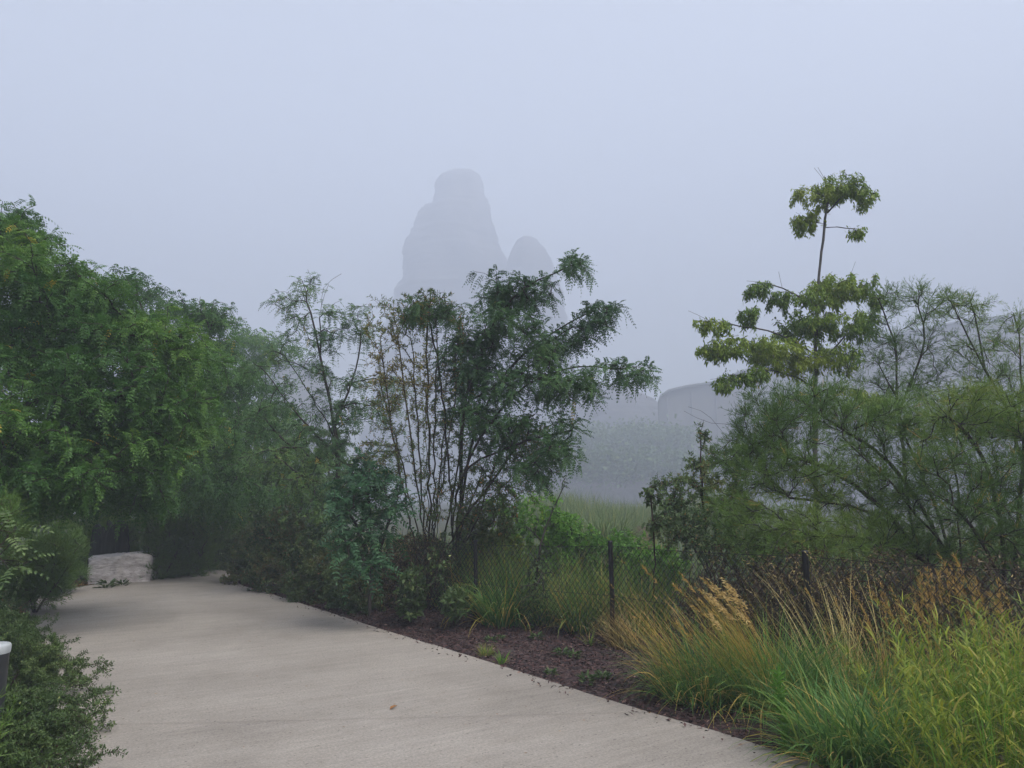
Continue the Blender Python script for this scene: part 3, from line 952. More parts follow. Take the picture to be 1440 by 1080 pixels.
# --- right: tall tiered tree
b = gnd(1149, 822)
plant('tiered_tree', 'tall slender tree with separate leaf tiers and a bare neck on the right', 'tree', b,
      [[b, at(1148, 700, 12.5), at(1147, 560, 12.5), at(1149, 440, 12.5), at(1152, 385, 12.5), at(1160, 310, 12.5), at(1164, 265, 12.5), at(1150, 235, 12.5)],
       [at(1162, 320, 12.5), at(1190, 321, 12.4), at(1212, 322, 12.4)], [at(1163, 300, 12.5), at(1190, 270, 12.4), at(1225, 275, 12.4)], [at(1160, 315, 12.5), at(1140, 310, 12.6), at(1120, 320, 12.6)],
       [at(1164, 280, 12.5), at(1135, 265, 12.6), at(1118, 270, 12.6)],
       [at(1149, 435, 12.5), at(1100, 405, 12.3), at(1050, 395, 12.2)], [at(1149, 440, 12.5), at(1190, 410, 12.5), at(1230, 415, 12.5)], [at(1148, 500, 12.5), at(1080, 465, 12.1), at(975, 450, 12.0)],
       [at(1148, 510, 12.5), at(1060, 490, 12), at(985, 495, 11.8)], [at(1148, 520, 12.5), at(1190, 470, 12.5), at(1220, 455, 12.6)], [at(1148, 545, 12.5), at(1080, 520, 12), at(1010, 545, 11.7)],
       [at(1147, 560, 12.4), at(1190, 530, 12), at(1240, 505, 11.8)]],
      [(1180, 262, 12.5, 45, 18, .5, 46), (1215, 280, 12.4, 20, 18, .4, 20), (1150, 275, 12.5, 26, 14, .4, 16), (1122, 275, 12.6, 12, 14, .3, 8), (1135, 310, 12.6, 24, 18, .4, 26), (1206, 326, 12.4, 10, 8, .25, 9),
       (1065, 408, 12.2, 20, 12, .4, 16), (1095, 420, 12.3, 24, 12, .4, 14), (1180, 405, 12.5, 55, 20, .8, 70), (1140, 420, 12.3, 40, 16, .6, 24), (1225, 425, 12.5, 16, 18, .4, 16),
       (1050, 440, 12.1, 20, 14, .4, 12), (1000, 458, 12, 26, 12, .4, 16), (1150, 455, 12.4, 70, 26, .9, 60), (1215, 460, 12.5, 25, 20, .5, 18), (1060, 488, 12, 80, 18, .7, 60), (1000, 492, 11.9, 28, 14, .4, 20), (1110, 505, 12.1, 60, 20, .7, 44), (1180, 500, 12.2, 40, 24, .6, 26),
       (1045, 530, 11.8, 45, 12, .5, 26), (1015, 543, 11.7, 16, 8, .3, 8), (1225, 560, 11.5, 30, 14, .4, 12)],
      dress_simple(.0062, .074, .025, f0=.0, out=.65, hang=.9, drop=.1, tint0=.45, trange=.6, yellow=.015, full=True, nscale=1.5), M['bark_grey'], M['tall'], rmax=.05, droop=.25, r0=.003, straight=.75, mult=2.3, ex=2.7,
      bare=[[at(1098, 405, 12.3), at(1095, 382, 12.3)], [at(1185, 410, 12.5), at(1203, 368, 12.5)], [at(1000, 455, 12), at(968, 437, 12)], [at(1163, 262, 12.5), at(1145, 236, 12.5)]])

# --- right: tamarisks
def tamarisk(lab, b, stems, blobs, sp, w, **kw):
    return plant('tamarisk_shrub', lab, 'shrub', b, stems, blobs, dress_feather(sp, .1, w=w, **kw), M['bark'], M['tam'], wood='stems', crown='foliage', rmax=.026, r0=.0024, ex=2.6, droop=-.1, straight=.8)


b = gnd(1345, 900)
tamarisk('big feathery tamarisk whose dark stems lean left behind the fence', b,
         [[b, at(1290, 770, 7.9), at(1200, 680, 7.8), at(1090, 630, 7.7)], [b, at(1300, 780, 8), at(1220, 720, 7.8), at(1110, 700, 7.6)], [b, at(1320, 760, 8), at(1250, 650, 8), at(1150, 580, 8)], [b, at(1330, 760, 8.1), at(1290, 650, 8.2), at(1240, 570, 8.2)],
          [b, at(1350, 760, 8.1), at(1340, 650, 8.2), at(1300, 560, 8.2)], [b, at(1310, 800, 7.7), at(1230, 760, 7.4), at(1130, 750, 7.2)], [b, at(1335, 780, 7.8), at(1270, 700, 7.6), at(1190, 620, 7.6)]],
         [(1090, 590, 7.8, 60, 45, .6, 110), (1060, 650, 7.7, 60, 50, .6, 100), (1150, 570, 8, 60, 40, .6, 90), (1130, 660, 7.7, 70, 60, .6, 120), (1220, 600, 8, 70, 50, .6, 110), (1210, 690, 7.8, 70, 55, .6, 110), (1290, 600, 8.1, 60, 55, .6, 90), (1290, 690, 7.9, 60, 55, .6, 80),
          (1130, 740, 7.3, 80, 30, .5, 70), (1040, 720, 7.6, 50, 45, .5, 60), (1230, 750, 7.5, 60, 35, .5, 50), (1160, 770, 7.2, 90, 25, .5, 50), (1060, 770, 7.4, 60, 30, .4, 40), (1300, 770, 7.6, 60, 30, .5, 40)], .021, .0042, L=.15, ns=9, sl=.06, tint0=.36, trange=.5, yellow=.012)
b = gnd(1420, 930)
tamarisk('tamarisk with reddish stems at the right edge, in front of the big one', b,
         [[b, at(1410, 760, 6.9), at(1380, 640, 6.9), at(1310, 560, 6.9)], [b, at(1430, 760, 6.9), at(1440, 620, 7), at(1420, 540, 7)], [b, at(1400, 800, 6.8), at(1340, 710, 6.7), at(1290, 670, 6.6)], [b, at(1450, 780, 6.8), at(1500, 650, 6.9)]],
         [(1360, 580, 6.9, 60, 45, .5, 90), (1420, 600, 7, 50, 60, .5, 90), (1350, 650, 6.8, 70, 50, .5, 90), (1430, 690, 6.9, 60, 60, .5, 90), (1370, 720, 6.7, 60, 40, .5, 60), (1480, 600, 7, 60, 80, .6, 60), (1420, 770, 6.7, 50, 35, .4, 40)], .021, .004, L=.15, ns=9, sl=.055, tint0=.45, trange=.5, yellow=.03)
b = gnd(1590, 900)
tamarisk('tamarisk mostly beyond the right edge of the view, nearest the path', b,
         [[b, at(1580, 760, 7.2), at(1520, 640, 7.2)], [b, at(1600, 760, 7.2), at(1640, 620, 7.3)], [b, at(1570, 800, 7.0), at(1500, 730, 6.9)]],
         [(1540, 620, 7.2, 60, 60, .6, 60), (1620, 640, 7.3, 60, 70, .6, 60), (1540, 720, 7.0, 60, 50, .5, 60), (1620, 740, 7.1, 60, 50, .5, 50)], .024, .0042, L=.15, ns=9, sl=.06, tint0=.4, trange=.5, yellow=.02)
b = gnd(1300, 850)
tamarisk('upright open tamarisk rising behind the tiered tree at right', b,
         [[b, at(1275, 680, 9.6), at(1262, 560, 9.6), at(1258, 480, 9.6), at(1235, 420, 9.6)], [at(1264, 580, 9.6), at(1300, 480, 9.6), at(1285, 410, 9.6)], [at(1262, 560, 9.6), at(1220, 490, 9.6)]],
         [(1245, 430, 9.6, 25, 30, .4, 26), (1285, 420, 9.6, 30, 28, .4, 28), (1260, 480, 9.6, 45, 40, .5, 40), (1300, 490, 9.6, 30, 50, .5, 30), (1230, 530, 9.6, 35, 35, .5, 30), (1280, 550, 9.6, 50, 30, .5, 40), (1325, 430, 9.6, 22, 26, .4, 16)], .026, .0048, L=.15, ns=7, sl=.06, tint0=.3, trange=.4)
b = gnd(1470, 860)
tamarisk('tamarisk arching in from the right edge with one bare dark limb', b,
         [[b, at(1450, 700, 9.2), at(1420, 580, 9.2), at(1385, 520, 9.2), at(1350, 450, 9.2), at(1325, 405, 9.2)], [at(1420, 580, 9.2), at(1360, 545, 9.2), at(1320, 550, 9.2)], [at(1430, 610, 9.2), at(1435, 500, 9.2), at(1425, 440, 9.2)], [at(1385, 520, 9.2), at(1370, 440, 9.2), at(1360, 410, 9.2)]],
         [(1340, 430, 9.2, 26, 26, .4, 24), (1372, 440, 9.2, 22, 30, .4, 22), (1360, 500, 9.2, 40, 35, .5, 34), (1420, 470, 9.2, 28, 40, .5, 34), (1400, 540, 9.2, 45, 35, .5, 36), (1450, 540, 9.2, 40, 70, .5, 40), (1330, 560, 9.2, 40, 22, .4, 20)], .026, .0048, L=.15, ns=7, sl=.06, tint0=.36, trange=.4, yellow=.01)
b = gnd(1010, 850)
plant('mixed_shrub', 'grey green small leaved shrub left of the tamarisks behind the fence', 'shrub', b,
      [[b, at(990, 720, 9.6), at(985, 610, 9.6), at(990, 590, 9.6)], [b, at(960, 730, 9.4), at(930, 680, 9.4)], [b, at(1030, 720, 9.6), at(1040, 630, 9.6)], [b, at(980, 760, 9.2), at(940, 730, 9)]],
      [(990, 610, 9.6, 12, 22, .2, 8), (1000, 660, 9.6, 45, 35, .5, 60), (945, 690, 9.4, 35, 30, .4, 50), (1020, 710, 9.5, 55, 45, .5, 90), (960, 740, 9.2, 55, 35, .5, 90), (1040, 640, 9.6, 30, 40, .5, 40), (1000, 770, 9, 70, 25, .5, 60)],
      dress_simple(.007, .05, .02, f0=.05, tint0=.5, trange=.5, yellow=.05, nscale=3), M['twig'], M['shrub'], wood='stems', crown='foliage', rmax=.016, r0=.0022, droop=0, mult=2.6, ex=2.6,
      bare=[[at(1040, 600, 9.5), at(1000, 595, 9.5), at(962, 578, 9.5)], [at(1040, 640, 9.6), at(1000, 588, 9.6), at(968, 572, 9.6)]])
for k, (px, py, Y, lab) in enumerate(((1120, 790, 10.8, 'shadowed shrub behind the big tamarisk, left one'), (1260, 780, 10.6, 'shadowed shrub behind the big tamarisk, middle one'), (1400, 780, 10.4, 'shadowed shrub behind the big tamarisk, rightmost one'))):
    b = at(px, py, Y) * [1, 1, 0]
    plant('shadowed_shrub', lab, 'shrub', b, [[b, b + [0, 0, .5]], [b, b + [.3, 0, .5]], [b, b + [-.3, .1, .5]]], [(px, py, Y, 85, 60, .7, 150), (px, py + 40, Y, 80, 40, .7, 60)],
          dress_simple(.006, .06, .024, f0=.05, tint0=.4, trange=.5, nscale=3), M['twig'], M['shrub'], wood='stems', crown='foliage', rmax=.016, r0=.0022, droop=0, mult=2, ex=2.6)
b = gnd(918, 868)
plant('vine_shrub', 'broad leaved vine sprig at the left end of the grey green shrub', 'shrub', b,
      [[b, at(920, 760, 8.4), at(915, 690, 8.4)]], [(915, 695, 8.4, 18, 18, .2, 14), (935, 720, 8.4, 22, 24, .25, 18), (920, 745, 8.4, 20, 20, .2, 10)],
      dress_simple(.03, .075, .042, f0=.1, hang=.5, tint0=.4, full=True), M['twig'], M['hedge'], wood='stems', crown='foliage', rmax=.01, r0=.0025)
b = gnd(752, 868)
plant('sapling', 'dark stemmed sapling with few leaves poking above the fence', 'sapling', b,
      [[b, at(757, 790, 8.9), at(768, 740, 8.9), at(790, 690, 8.9), at(797, 668, 8.9)], [at(765, 765, 8.9), at(740, 740, 8.9)], [at(760, 780, 8.9), at(790, 765, 8.9)]],
      [(757, 800, 8.8, 28, 30, .25, 26), (750, 840, 8.7, 30, 25, .25, 24), (775, 730, 8.9, 20, 25, .2, 8), (795, 680, 8.9, 5, 14, .1, 4), (745, 745, 8.9, 18, 16, .2, 8)],
      dress_simple(.03, .05, .022, f0=.2, tint0=.3, full=True), M['bark'], M['darkshrub'], wood='stem', crown='foliage', rmax=.016, r0=.0028)

# broad-leaved green plants and tall herbs beyond the fence
for k, (px, py, Y, w, h, mt, lab) in enumerate(((865, 775, 11.5, 55, 32, 'bright', 'bright green leafy plant seen through the fence right of the middle post'), (800, 760, 11.8, 40, 40, 'bright', 'bright green leafy bush beyond the dark stemmed sapling'), (925, 795, 10.5, 45, 28, 'bright', 'fresh green leafy plant behind the fence below the vine'),
                                                (738, 728, 12, 66, 46, 'bright', 'soft green bush behind the fence under the arching locust'), (700, 790, 11, 60, 45, 'bamboo', 'yellowish green bush behind the fence left of the sapling'), (640, 790, 11.2, 45, 45, 'hedge', 'grey green bush behind the left fence post'),
                                                (580, 822, 9.4, 20, 26, 'hedge', 'small leafy plant in front of the fence under the vine'), (640, 842, 9.0, 16, 14, 'hedge', 'low leafy plant at the foot of the left fence post'), (778, 745, 10.6, 34, 34, 'bright', 'light green leafy bush right behind the sapling'), (690, 740, 10.8, 44, 40, 'willow', 'small leaved bush under the willow branches beside the left post'))):
    b = at(px, py, Y)
    b[2] = 0
    plant('leafy_plant', lab, 'plant', b, [[b, b + [0, 0, .3]], [b, b + [.2, 0, .35]], [b, b + [-.2, .1, .35]]], [(px, py, Y, w, h, .5, 110), (px, py + h, Y, w, h * .8, .5, 60)],
          dress_simple(.01, .075, .03, f0=.1, tint0=.45, full=True, upbias=.2, yellow=.03 if mt != 'hedge' else .02), M['twig'], M[mt], wood='stems', crown='foliage', rmax=.012, r0=.0025, droop=-.1)

# --- left understorey
for k, (px, py, Y, w, h, lab) in enumerate(((310, 765, 16.5, 40, 40, 'soft green broom bush at the far edge of the path, right of the others'), (265, 765, 15, 42, 42, 'feathery bush standing right behind the pale stone block'), (228, 762, 14.4, 26, 42, 'dark feathery bush touching the right end of the stone block'),
                                            (78, 780, 12, 30, 42, 'dark broom bush left of the pale stone block'), (55, 800, 10.2, 40, 40, 'broom bush at the left path edge before the stone block'), (150, 745, 15.2, 55, 42, 'shadowed bush behind the grey slabs'), (350, 755, 18.5, 40, 40, 'faint broom bush where the path disappears'))):
    b = at(px, py, Y)
    b[2] = 0
    plant('broom_bush', lab, 'bush', b, [[b, b + [0, 0, .35]], [b, b + [.25, 0, .4]], [b, b + [-.25, .1, .4]]], [(px, py, Y, w, h, .6, 130), (px, py + h * .8, Y, w * .9, h * .5, .6, 50)],
          dress_feather(.012, .03, L=.17, ns=8, sl=.07, w=.0065, tint0=.42, trange=.5, up=.6), M['twig'], M['tam'], wood='stems', crown='foliage', rmax=.015, r0=.003, droop=-.15)

# small-leaved shrubs spilling over the near left edge of the path
for k, (bx, by, w, h, lab) in enumerate(((-3.0, 4.1, .58, .36, 'nearest small leaved shrub spilling over the left path edge'), (-3.24, 4.9, .46, .28, 'low small leaved shrub at the foot of the grey bollard light'), (-3.98, 5.85, .6, .52, 'small leaved shrub behind the grey bollard light'), (-4.85, 6.7, .62, .6, 'third small leaved shrub along the left edge, beyond the bollard'), (-5.95, 8.1, .62, .62, 'farthest small leaved shrub on the left edge, under the locust'))):
    base = np.array([bx, by, 0])
    t = thing('trailing_shrub', lab, 'shrub', base)
    sk = Skel()
    for a in range(5):
        an = a * 1.26
        sk.path([base, base + [math.cos(an) * .12, math.sin(an) * .12, .25]]) if not sk.p else sk.path([sk.p[0], base + [math.cos(an) * .12, math.sin(an) * .12, .25]], start=0)
    d = nrm(R.normal(size=(420, 3)))
    d[:, 2] = np.abs(d[:, 2])
    tips = base + [0, 0, .08] + d * (R.random(420) ** .35)[:, None] * [w, w, h]
    fl = np.stack([R.uniform(.5, .95, 80), R.uniform(-.75, .7, 80), R.uniform(.03, .3, 80)], 1) * [w * 1.35, w, 1] + base
    sk.grow(np.concatenate([tips, fl]), seg=.08, droop=.05, wob=.008)
    gl, gw = Geo(), Geo()
    P, D = sk.sites(.0009, .0)
    P = P + R.normal(0, .009, P.shape)
    kp = (P[:, 0] < base[0] + w * .8) | (R.random(len(P)) < .4)
    P, D = P[kp], D[kp]
    P[:, 2] = np.maximum(P[:, 2], .045)
    simple(gl, P, D, .022, .0095, upbias=.15, tint0=.42, trange=.45, nscale=4, yellow=.006)
    sk.wood(gw, .0016, 2.3, .008, 4)
    gw.build('stems', M['twig'], t, base)
    gl.build('foliage', M['hedge'], t, base)

for k, (px, py, Y, w, h, lab) in enumerate(((-62, 1050, 3.1, 20, 60, 'blurred yellow green feathery plant at the lower left edge'), (-14, 735, 5.6, 36, 50, 'yellow green feathery bush at the left edge above the bollard'))):
    b = at(px, py, Y)
    b[2] = 0
    plant('feathery_plant', lab, 'plant', b, [[b, b + [0, 0, .4]], [b, b + [-.1, .1, .4]]], [(px, py, Y, w, h, .25, 90)],
          dress_feather(.02, .05, L=.12, ns=8, sl=.05, w=.003, tint0=.4, trange=.3, up=.6), M['twig'], M['tam'], wood='stems', crown='foliage', rmax=.01, r0=.0022, droop=-.1)
b = np.array(at(-15, 790, 5.2))
b[2] = 0
plant('locust_shrub', 'pale leaved locust sucker reaching in at the left edge', 'shrub', b, [[b, at(-15, 800, 5.2), at(10, 770, 5.2)]], [(18, 752, 5.2, 16, 10, .1, 4), (35, 795, 5.1, 25, 12, .12, 6), (0, 780, 5.2, 20, 20, .2, 6)],
      dress_pinnate(.1, .24, f0=.4, K=6, ll=.045, lw=.02, droop=.35, hang=.2, tint0=.7, full=True), M['bark'], M['hedge'], wood='stems', crown='foliage', rmax=.005, r0=.0016)

# pale stone block
b = gnd(157, 822) + [0, .35, 0]
g = Geo()
nu, nv = 84, 40
for _ in (0,):
    u = np.arange(nu) / nu * 2 * math.pi
    rows = []
    lay = np.repeat(R.normal(0, .013, 14), R.integers(2, 5, 14))[:nv]
    lay = np.r_[lay, np.zeros(max(0, nv - len(lay)))]
    blk = np.repeat(R.normal(0, .02, 30), R.integers(2, 5, 30))[:nu]
    blk = np.r_[blk, np.zeros(max(0, nu - len(blk)))]
    for j in range(nv):
        f = j / (nv - 1)
        prof = 1.0 if f < .88 else math.sqrt(max(0, 1 - ((f - .88) / .12) ** 2)) * .3 + .7
        if f > .99:
            prof = .5
        c, s_ = np.cos(u), np.sin(u)
        k = (np.abs(c) ** 8 + np.abs(s_) ** 8) ** (-1 / 8)
        st = 1 + lay[j] + blk * (.4 + .6 * math.sin(f * 9) ** 2) + .02 * np.sin(u * 3 + f * 5) + R.normal(0, .012, nu)
        rows.append(np.stack([c * k * .54 * prof * st, s_ * k * .36 * prof * st, f * (.58 + .02 * c * k) - .04 + .015 * np.sin(u * 4) * f + R.normal(0, .004, nu)], 1))
    V = np.array(rows)
    i = np.arange(nu * nv).reshape(nv, nu)
    g.add(V.reshape(-1, 3) @ np.array([[.95, .3, 0], [-.3, .95, 0], [0, 0, 1]]) + b, np.stack([i[:-1], np.roll(i[:-1], -1, 1), np.roll(i[1:], -1, 1), i[1:]], -1).reshape(-1, 4))
    top = V[-1]
    g.add(np.concatenate([top, [top.mean(0) + [0, 0, .01]]]) @ np.array([[.95, .3, 0], [-.3, .95, 0], [0, 0, 1]]) + b, [[k, (k + 1) % nu, (k + 2) % nu, nu] for k in range(0, nu, 2)])
tag(g.build('stone_block', M['stone'], None, b, smooth=False), 'pale weathered stone block with layered grain beside the left path edge', 'stone')

# dark slabs behind it
for k, (px, w, tilt, hh, lab) in enumerate(((142, .27, .04, 1.05, 'dark grey upright slab, left one behind the stone block'), (170, .22, -.12, 1.15, 'dark grey upright slab, right one behind the stone block'))):
    p = at(px, 790, 14.3 + k * .15)
    g = Geo()
    nx, nz = 9, 14
    for sg in (-1, 1):
        V = []
        for j in range(nz):
            for i in range(nx):
                x, z = (i / (nx - 1) * 2 - 1) * w * (1 - .12 * j / nz), j / (nz - 1) * (hh + .07 * math.sin(i * 1.1 + k * 2) + .03 * math.sin(i * 2.7))
                V.append([p[0] + x + tilt * z + R.normal(0, .006), p[1] + sg * (.07 + R.normal(0, .008) - (.035 if i in (0, nx - 1) or j == nz - 1 else 0)), z - .03])
        i = np.arange(nx * nz).reshape(nz, nx)
        g.add(V, np.stack([i[:-1, :-1], i[:-1, 1:], i[1:, 1:], i[1:, :-1]], -1).reshape(-1, 4)[:, ::-sg])
        if sg == -1:
            F0 = np.array(V).reshape(nz, nx, 3)
        else:
            F1 = np.array(V).reshape(nz, nx, 3)
    for A_, B_ in ((F0[:, 0], F1[:, 0]), (F0[:, -1], F1[:, -1]), (F0[-1], F1[-1])):
        m_ = len(A_)
        g.add(np.concatenate([A_, B_]), [[q, q + 1, m_ + q + 1, m_ + q] for q in range(m_ - 1)])
    tag(g.build('stone_slab', M['board'], None, (p[0], p[1], 0)), lab, 'slab')

# grey bollard light at the left edge
b = at(-10, 905, 4.7) * [1, 1, 0]
t = thing('bollard_light', 'short grey cylindrical bollard light with pale top at left edge', 'bollard light', b)
g = Geo()
tube_path(g, [b + [0, 0, -.02], b + [0, 0, .63]], .095, .095, 24)
g.build('post', M['metal'], t, b, smooth=True)
g = Geo()
pr = [(.098, .481), (.1, .49), (.1, .525), (.094, .535), (.05, .543), (.001, .545)]
a = np.arange(24) / 24 * 2 * math.pi
V = np.array([np.stack([np.cos(a) * r, np.sin(a) * r, np.full(24, z + .15)], 1) for r, z in pr]) + b
i = np.arange(24 * len(pr)).reshape(len(pr), 24)
g.add(V.reshape(-1, 3), np.stack([i[:-1], np.roll(i[:-1], -1, 1), np.roll(i[1:], -1, 1), i[1:]], -1).reshape(-1, 4))
g.build('cap', M['cap'], t, b, smooth=True)
g = Geo()
boxes(g, b + [.07, -.07, .42], (.012, .012, .03), .78)
g.build('latch', M['cap'], t, b)

# ------------------------------------------------------------------ chain-link fence
posts = [(5.6, 3.1), (4.0, 4.75), (2.53, 6.3), (1.08, 8.0), (-.48, 9.5), (-2.0, 11.05), (-3.3, 12.5)]
hts = [1.12, 1.12, 1.12, 1.1, 1.02, 1.0, .9]
fb = (posts[3][0], posts[3][1], 0)
t = thing('chain_link_fence', 'black chain link fence on slim posts along the planting bed', 'fence', fb)
for (x, y), h in zip(posts, hts):
    g = Geo()
    tube_path(g, [(x, y, -.1), (x + .01, y, h * .5), (x, y, h + .02)], .026, .026, 10)
    tube_path(g, [(x, y, h + .02), (x, y, h + .035)], .034, .016, 10)
    g.build('post', M['post'], t, fb, smooth=True)
g = Geo()
A, B = [], []
for k in range(len(posts) - 1):
    a, b2 = np.array(posts[k]), np.array(posts[k + 1])
    L = np.linalg.norm(b2 - a)
    n = int(L / .036)
    nz = 25
    for i in range(n):
        z0 = .04
        s0 = (i + .5) / n
        zz = np.linspace(z0, 1, nz)
        h = hts[k] * (1 - s0) + hts[k + 1] * s0 - .02
        off = np.where((np.arange(nz) + i) % 2 == 0, .48, -.48) / n
        f = np.clip(s0 + off, 0, 1)
        sag = .012 * np.sin(s0 * math.pi) * zz
        pts = np.c_[a[0] + (b2[0] - a[0]) * f, a[1] + (b2[1] - a[1]) * f, zz * h - sag]
        A.append(pts[:-1])
        B.append(pts[1:])
    for zz in (.98, .5):
        ss = np.linspace(0, 1, 9)
        pts = np.c_[a[0] + (b2[0] - a[0]) * ss, a[1] + (b2[1] - a[1]) * ss, (hts[k] * (1 - ss) + hts[k + 1] * ss) * zz - .012 * np.sin(ss * math.pi)]
        A.append(pts[:-1])
        B.append(pts[1:])
A, B = np.concatenate(A), np.concatenate(B)
r = np.full(len(A), .003)
tubes(g, A, B, r, r, B - A, B - A, .5, 3)
g.build('wire_mesh', M['wire'], t, fb)

# ------------------------------------------------------------------ grasses
def tussock(name, label, base, n, L, W, spread, lean, bend, mat, tint=(.3, .15), tip=.15, az=None, cat='grass', group=None, stalks=None, heads=None, rad=.12, part='blades'):
    base = np.asarray(base, float)
    t = thing(name, label, cat, base, group)
    g = Geo()
    a = R.random(n) * 2 * math.pi
    rr_ = rad * np.sqrt(R.random(n))
    P = base + np.stack([np.cos(a) * rr_, np.sin(a) * rr_, np.zeros(n)], 1)
    aa = a + R.normal(0, .5, n) if az is None else az + R.normal(0, spread, n)
    dry = R.random(n) < .13
    TT = np.where(dry, R.uniform(.72, 1, n), np.clip(R.normal(tint[0], tint[1], n), 0, .95))
    blades(g, P, aa, np.abs(R.normal(lean, lean * .55, n)) + dry * .35, np.abs(R.normal(bend, bend * .45, n)), L * R.uniform(.4, 1.2, n), W * R.uniform(.5, 1.3, n), TT, 6, tip)
    g.build(part, mat, t, base)
    if stalks:
        n2, L2, az2, sp2, lean2, bend2, mat2, t2 = stalks
        g = Geo()
        a = R.random(n2) * 6.28
        P = base + np.stack([np.cos(a) * rad, np.sin(a) * rad, np.zeros(n2)], 1) * R.random(n2)[:, None]
        az_ = az2 + R.normal(0, sp2, n2)
        le_ = R.normal(lean2, .1, n2)
        be_ = np.abs(R.normal(bend2, .15, n2))
        L_ = L2 * R.uniform(.65, 1.1, n2)
        T_ = np.clip(R.normal(t2, .18, n2), 0, 1)
        E = blades(g, P, az_, le_, be_, L_, .0042, T_, 6, .25, taper=5)
        g.build('stalks', mat2, t, base)
        if heads:
            m, hl, hw, frac = heads
            k = R.random(n2) < frac
            h = np.stack([np.cos(az_), np.sin(az_), np.zeros(n2)], 1)
            th = le_ + be_
            dr = h * np.sin(th)[:, None] + UPV * np.cos(th)[:, None]
            for e0, d0 in zip(E[k], dr[k]):
                g = Geo()
                u = R.uniform(-.9, .25, m)
                dd = np.repeat(d0[None], m, 0)
                p = e0 + dd * (u * hl)[:, None]
                d = nrm(dd * .9 + rand_perp(dd) * R.uniform(.2, .7, m)[:, None] - UPV * .1)
                leaves(g, p, d, rand_perp(d), hl * R.uniform(.12, .3, m), hw * R.uniform(.6, 1.3, m), np.clip(R.normal(.8, .2, m), 0, 1))
                g.build('seed_head', mat2, t, base)
    return t


# tussocks in front of / along the fence
tussock('grass_tussock', 'light green grass clump at the middle fence post, left side', gnd(815, 893), 420, .72, .014, 0, .3, 1.7, M['grass'], (.42, .15), .2, rad=.16)
tussock('grass_tussock', 'large light green grass clump between the two left posts', gnd(708, 884), 560, .85, .016, 0, .3, 1.7, M['grass'], (.36, .15), .15, rad=.24)
tussock('grass_tussock', 'upright tall grass tuft rising through the fence above the large clump', gnd(722, 866), 200, 1.0, .01, 0, .12, .6, M['grass'], (.5, .14), .3, rad=.14)
tussock('grass_tussock', 'small green grass clump left of the left fence post', gnd(632, 862), 240, .6, .015, 0, .3, 1.7, M['grass'], (.38, .12), .12, rad=.14)
for px, py, Y, n_, L_, ti, lab in ((690, 0, 10.1, 420, 1.05, .4, 'tall green grass behind the fence just right of the left post'), (735, 0, 9.6, 420, 1.0, .34, 'tall grass behind the fence beside the sapling'), (795, 0, 9.3, 420, .95, .44, 'tall light grass behind the fence halfway between the posts'),
                                   (845, 0, 9.0, 380, .9, .4, 'tall grass behind the fence left of the middle post'), (900, 0, 8.8, 380, .85, .46, 'tall light grass behind the fence right of the middle post'), (640, 0, 10.6, 380, .95, .3, 'tall dark grass behind the fence left of the left post')):
    p_ = at(px, 800, Y) * [1, 1, 0]
    tussock('grass_tussock', lab, p_, n_, L_, .01, 0, .16, .8, M['grass'], (ti, .15), .2, rad=.32)
tussock('grass_tussock', 'dark grass clump at the foot of the sapling', gnd(765, 884), 260, .6, .012, 0, .25, 1.5, M['grass'], (.2, .12), .15, rad=.16)
tussock('grass_tussock', 'brownish low grass clump just right of the middle fence post', gnd(880, 915), 300, .5, .007, .8, .4, .9, M['straw'], (.5, .2), .2, rad=.16, az=2.6)

# big arching tussocks, lower right
left = math.radians(165)
tussock('grass_tussock', 'blue green arching tussock with golden stalks, leftmost by the path edge', gnd(990, 985), 1100, .68, .0075, 0, .5, 1.3, M['grass'], (.3, .14), .16, rad=.34,
        stalks=(130, 1.05, left, .4, .62, .35, M['gold'], .5), heads=(10, .12, .004, .1))
plume = tussock('grass_tussock', 'tussock with the large golden feathery plume leaning left', gnd(1090, 995), 1400, .75, .0075, 0, .5, 1.25, M['grass'], (.36, .15), .2, rad=.36,
        stalks=(230, 1.02, left, .3, .5, .3, M['gold'], .4), heads=(46, .16, .006, .05))
tussock('grass_tussock', 'dense blue green tussock in front of the brown twigs', gnd(1200, 1000), 1300, .7, .0075, 0, .55, 1.3, M['grass'], (.28, .14), .18, rad=.36,
        stalks=(60, 1.2, 1.9, .9, .3, .5, M['straw'], .85), heads=(10, .12, .005, .4))
tussock('grass_tussock', 'nearest broad bladed green tussock at the bottom edge', gnd(1195, 1072), 800, .62, .011, 0, .6, 1.3, M['grass'], (.36, .15), .15, rad=.3)
tussock('grass_tussock', 'green tussock between the nearest one and the yellow green bamboo grass', gnd(1262, 1078), 800, .62, .01, 0, .6, 1.2, M['grass'], (.36, .15), .15, rad=.3)
tussock('grass_tussock', 'thin pale grasses standing before the right fence post', gnd(1165, 960), 44, 1.0, .0032, 0, .3, .8, M['straw'], (.62, .15), .2, rad=.4)
tussock('grass_tussock', 'rust tipped upright grass behind the bamboo grass, middle one', gnd(1330, 1010), 260, .68, .006, 0, .2, .6, M['grass'], (.62, .14), .3, rad=.25,
        stalks=(30, .84, 1.9, .6, .15, .15, M['gold'], .85), heads=(60, .2, .0038, .7))
tussock('grass_tussock', 'rust tipped upright grass at the right edge', gnd(1420, 1010), 260, .7, .006, 0, .2, .6, M['grass'], (.62, .14), .3, rad=.25,
        stalks=(32, .9, 1.9, .6, .15, .15, M['gold'], .9), heads=(60, .21, .0038, .75))
tussock('grass_tussock', 'short rust tipped grass left of the bamboo grass', gnd(1250, 1000), 200, .6, .006, 0, .25, .7, M['grass'], (.6, .14), .3, rad=.22,
        stalks=(20, .76, 1.9, .8, .2, .2, M['gold'], .85), heads=(50, .16, .0038, .6))


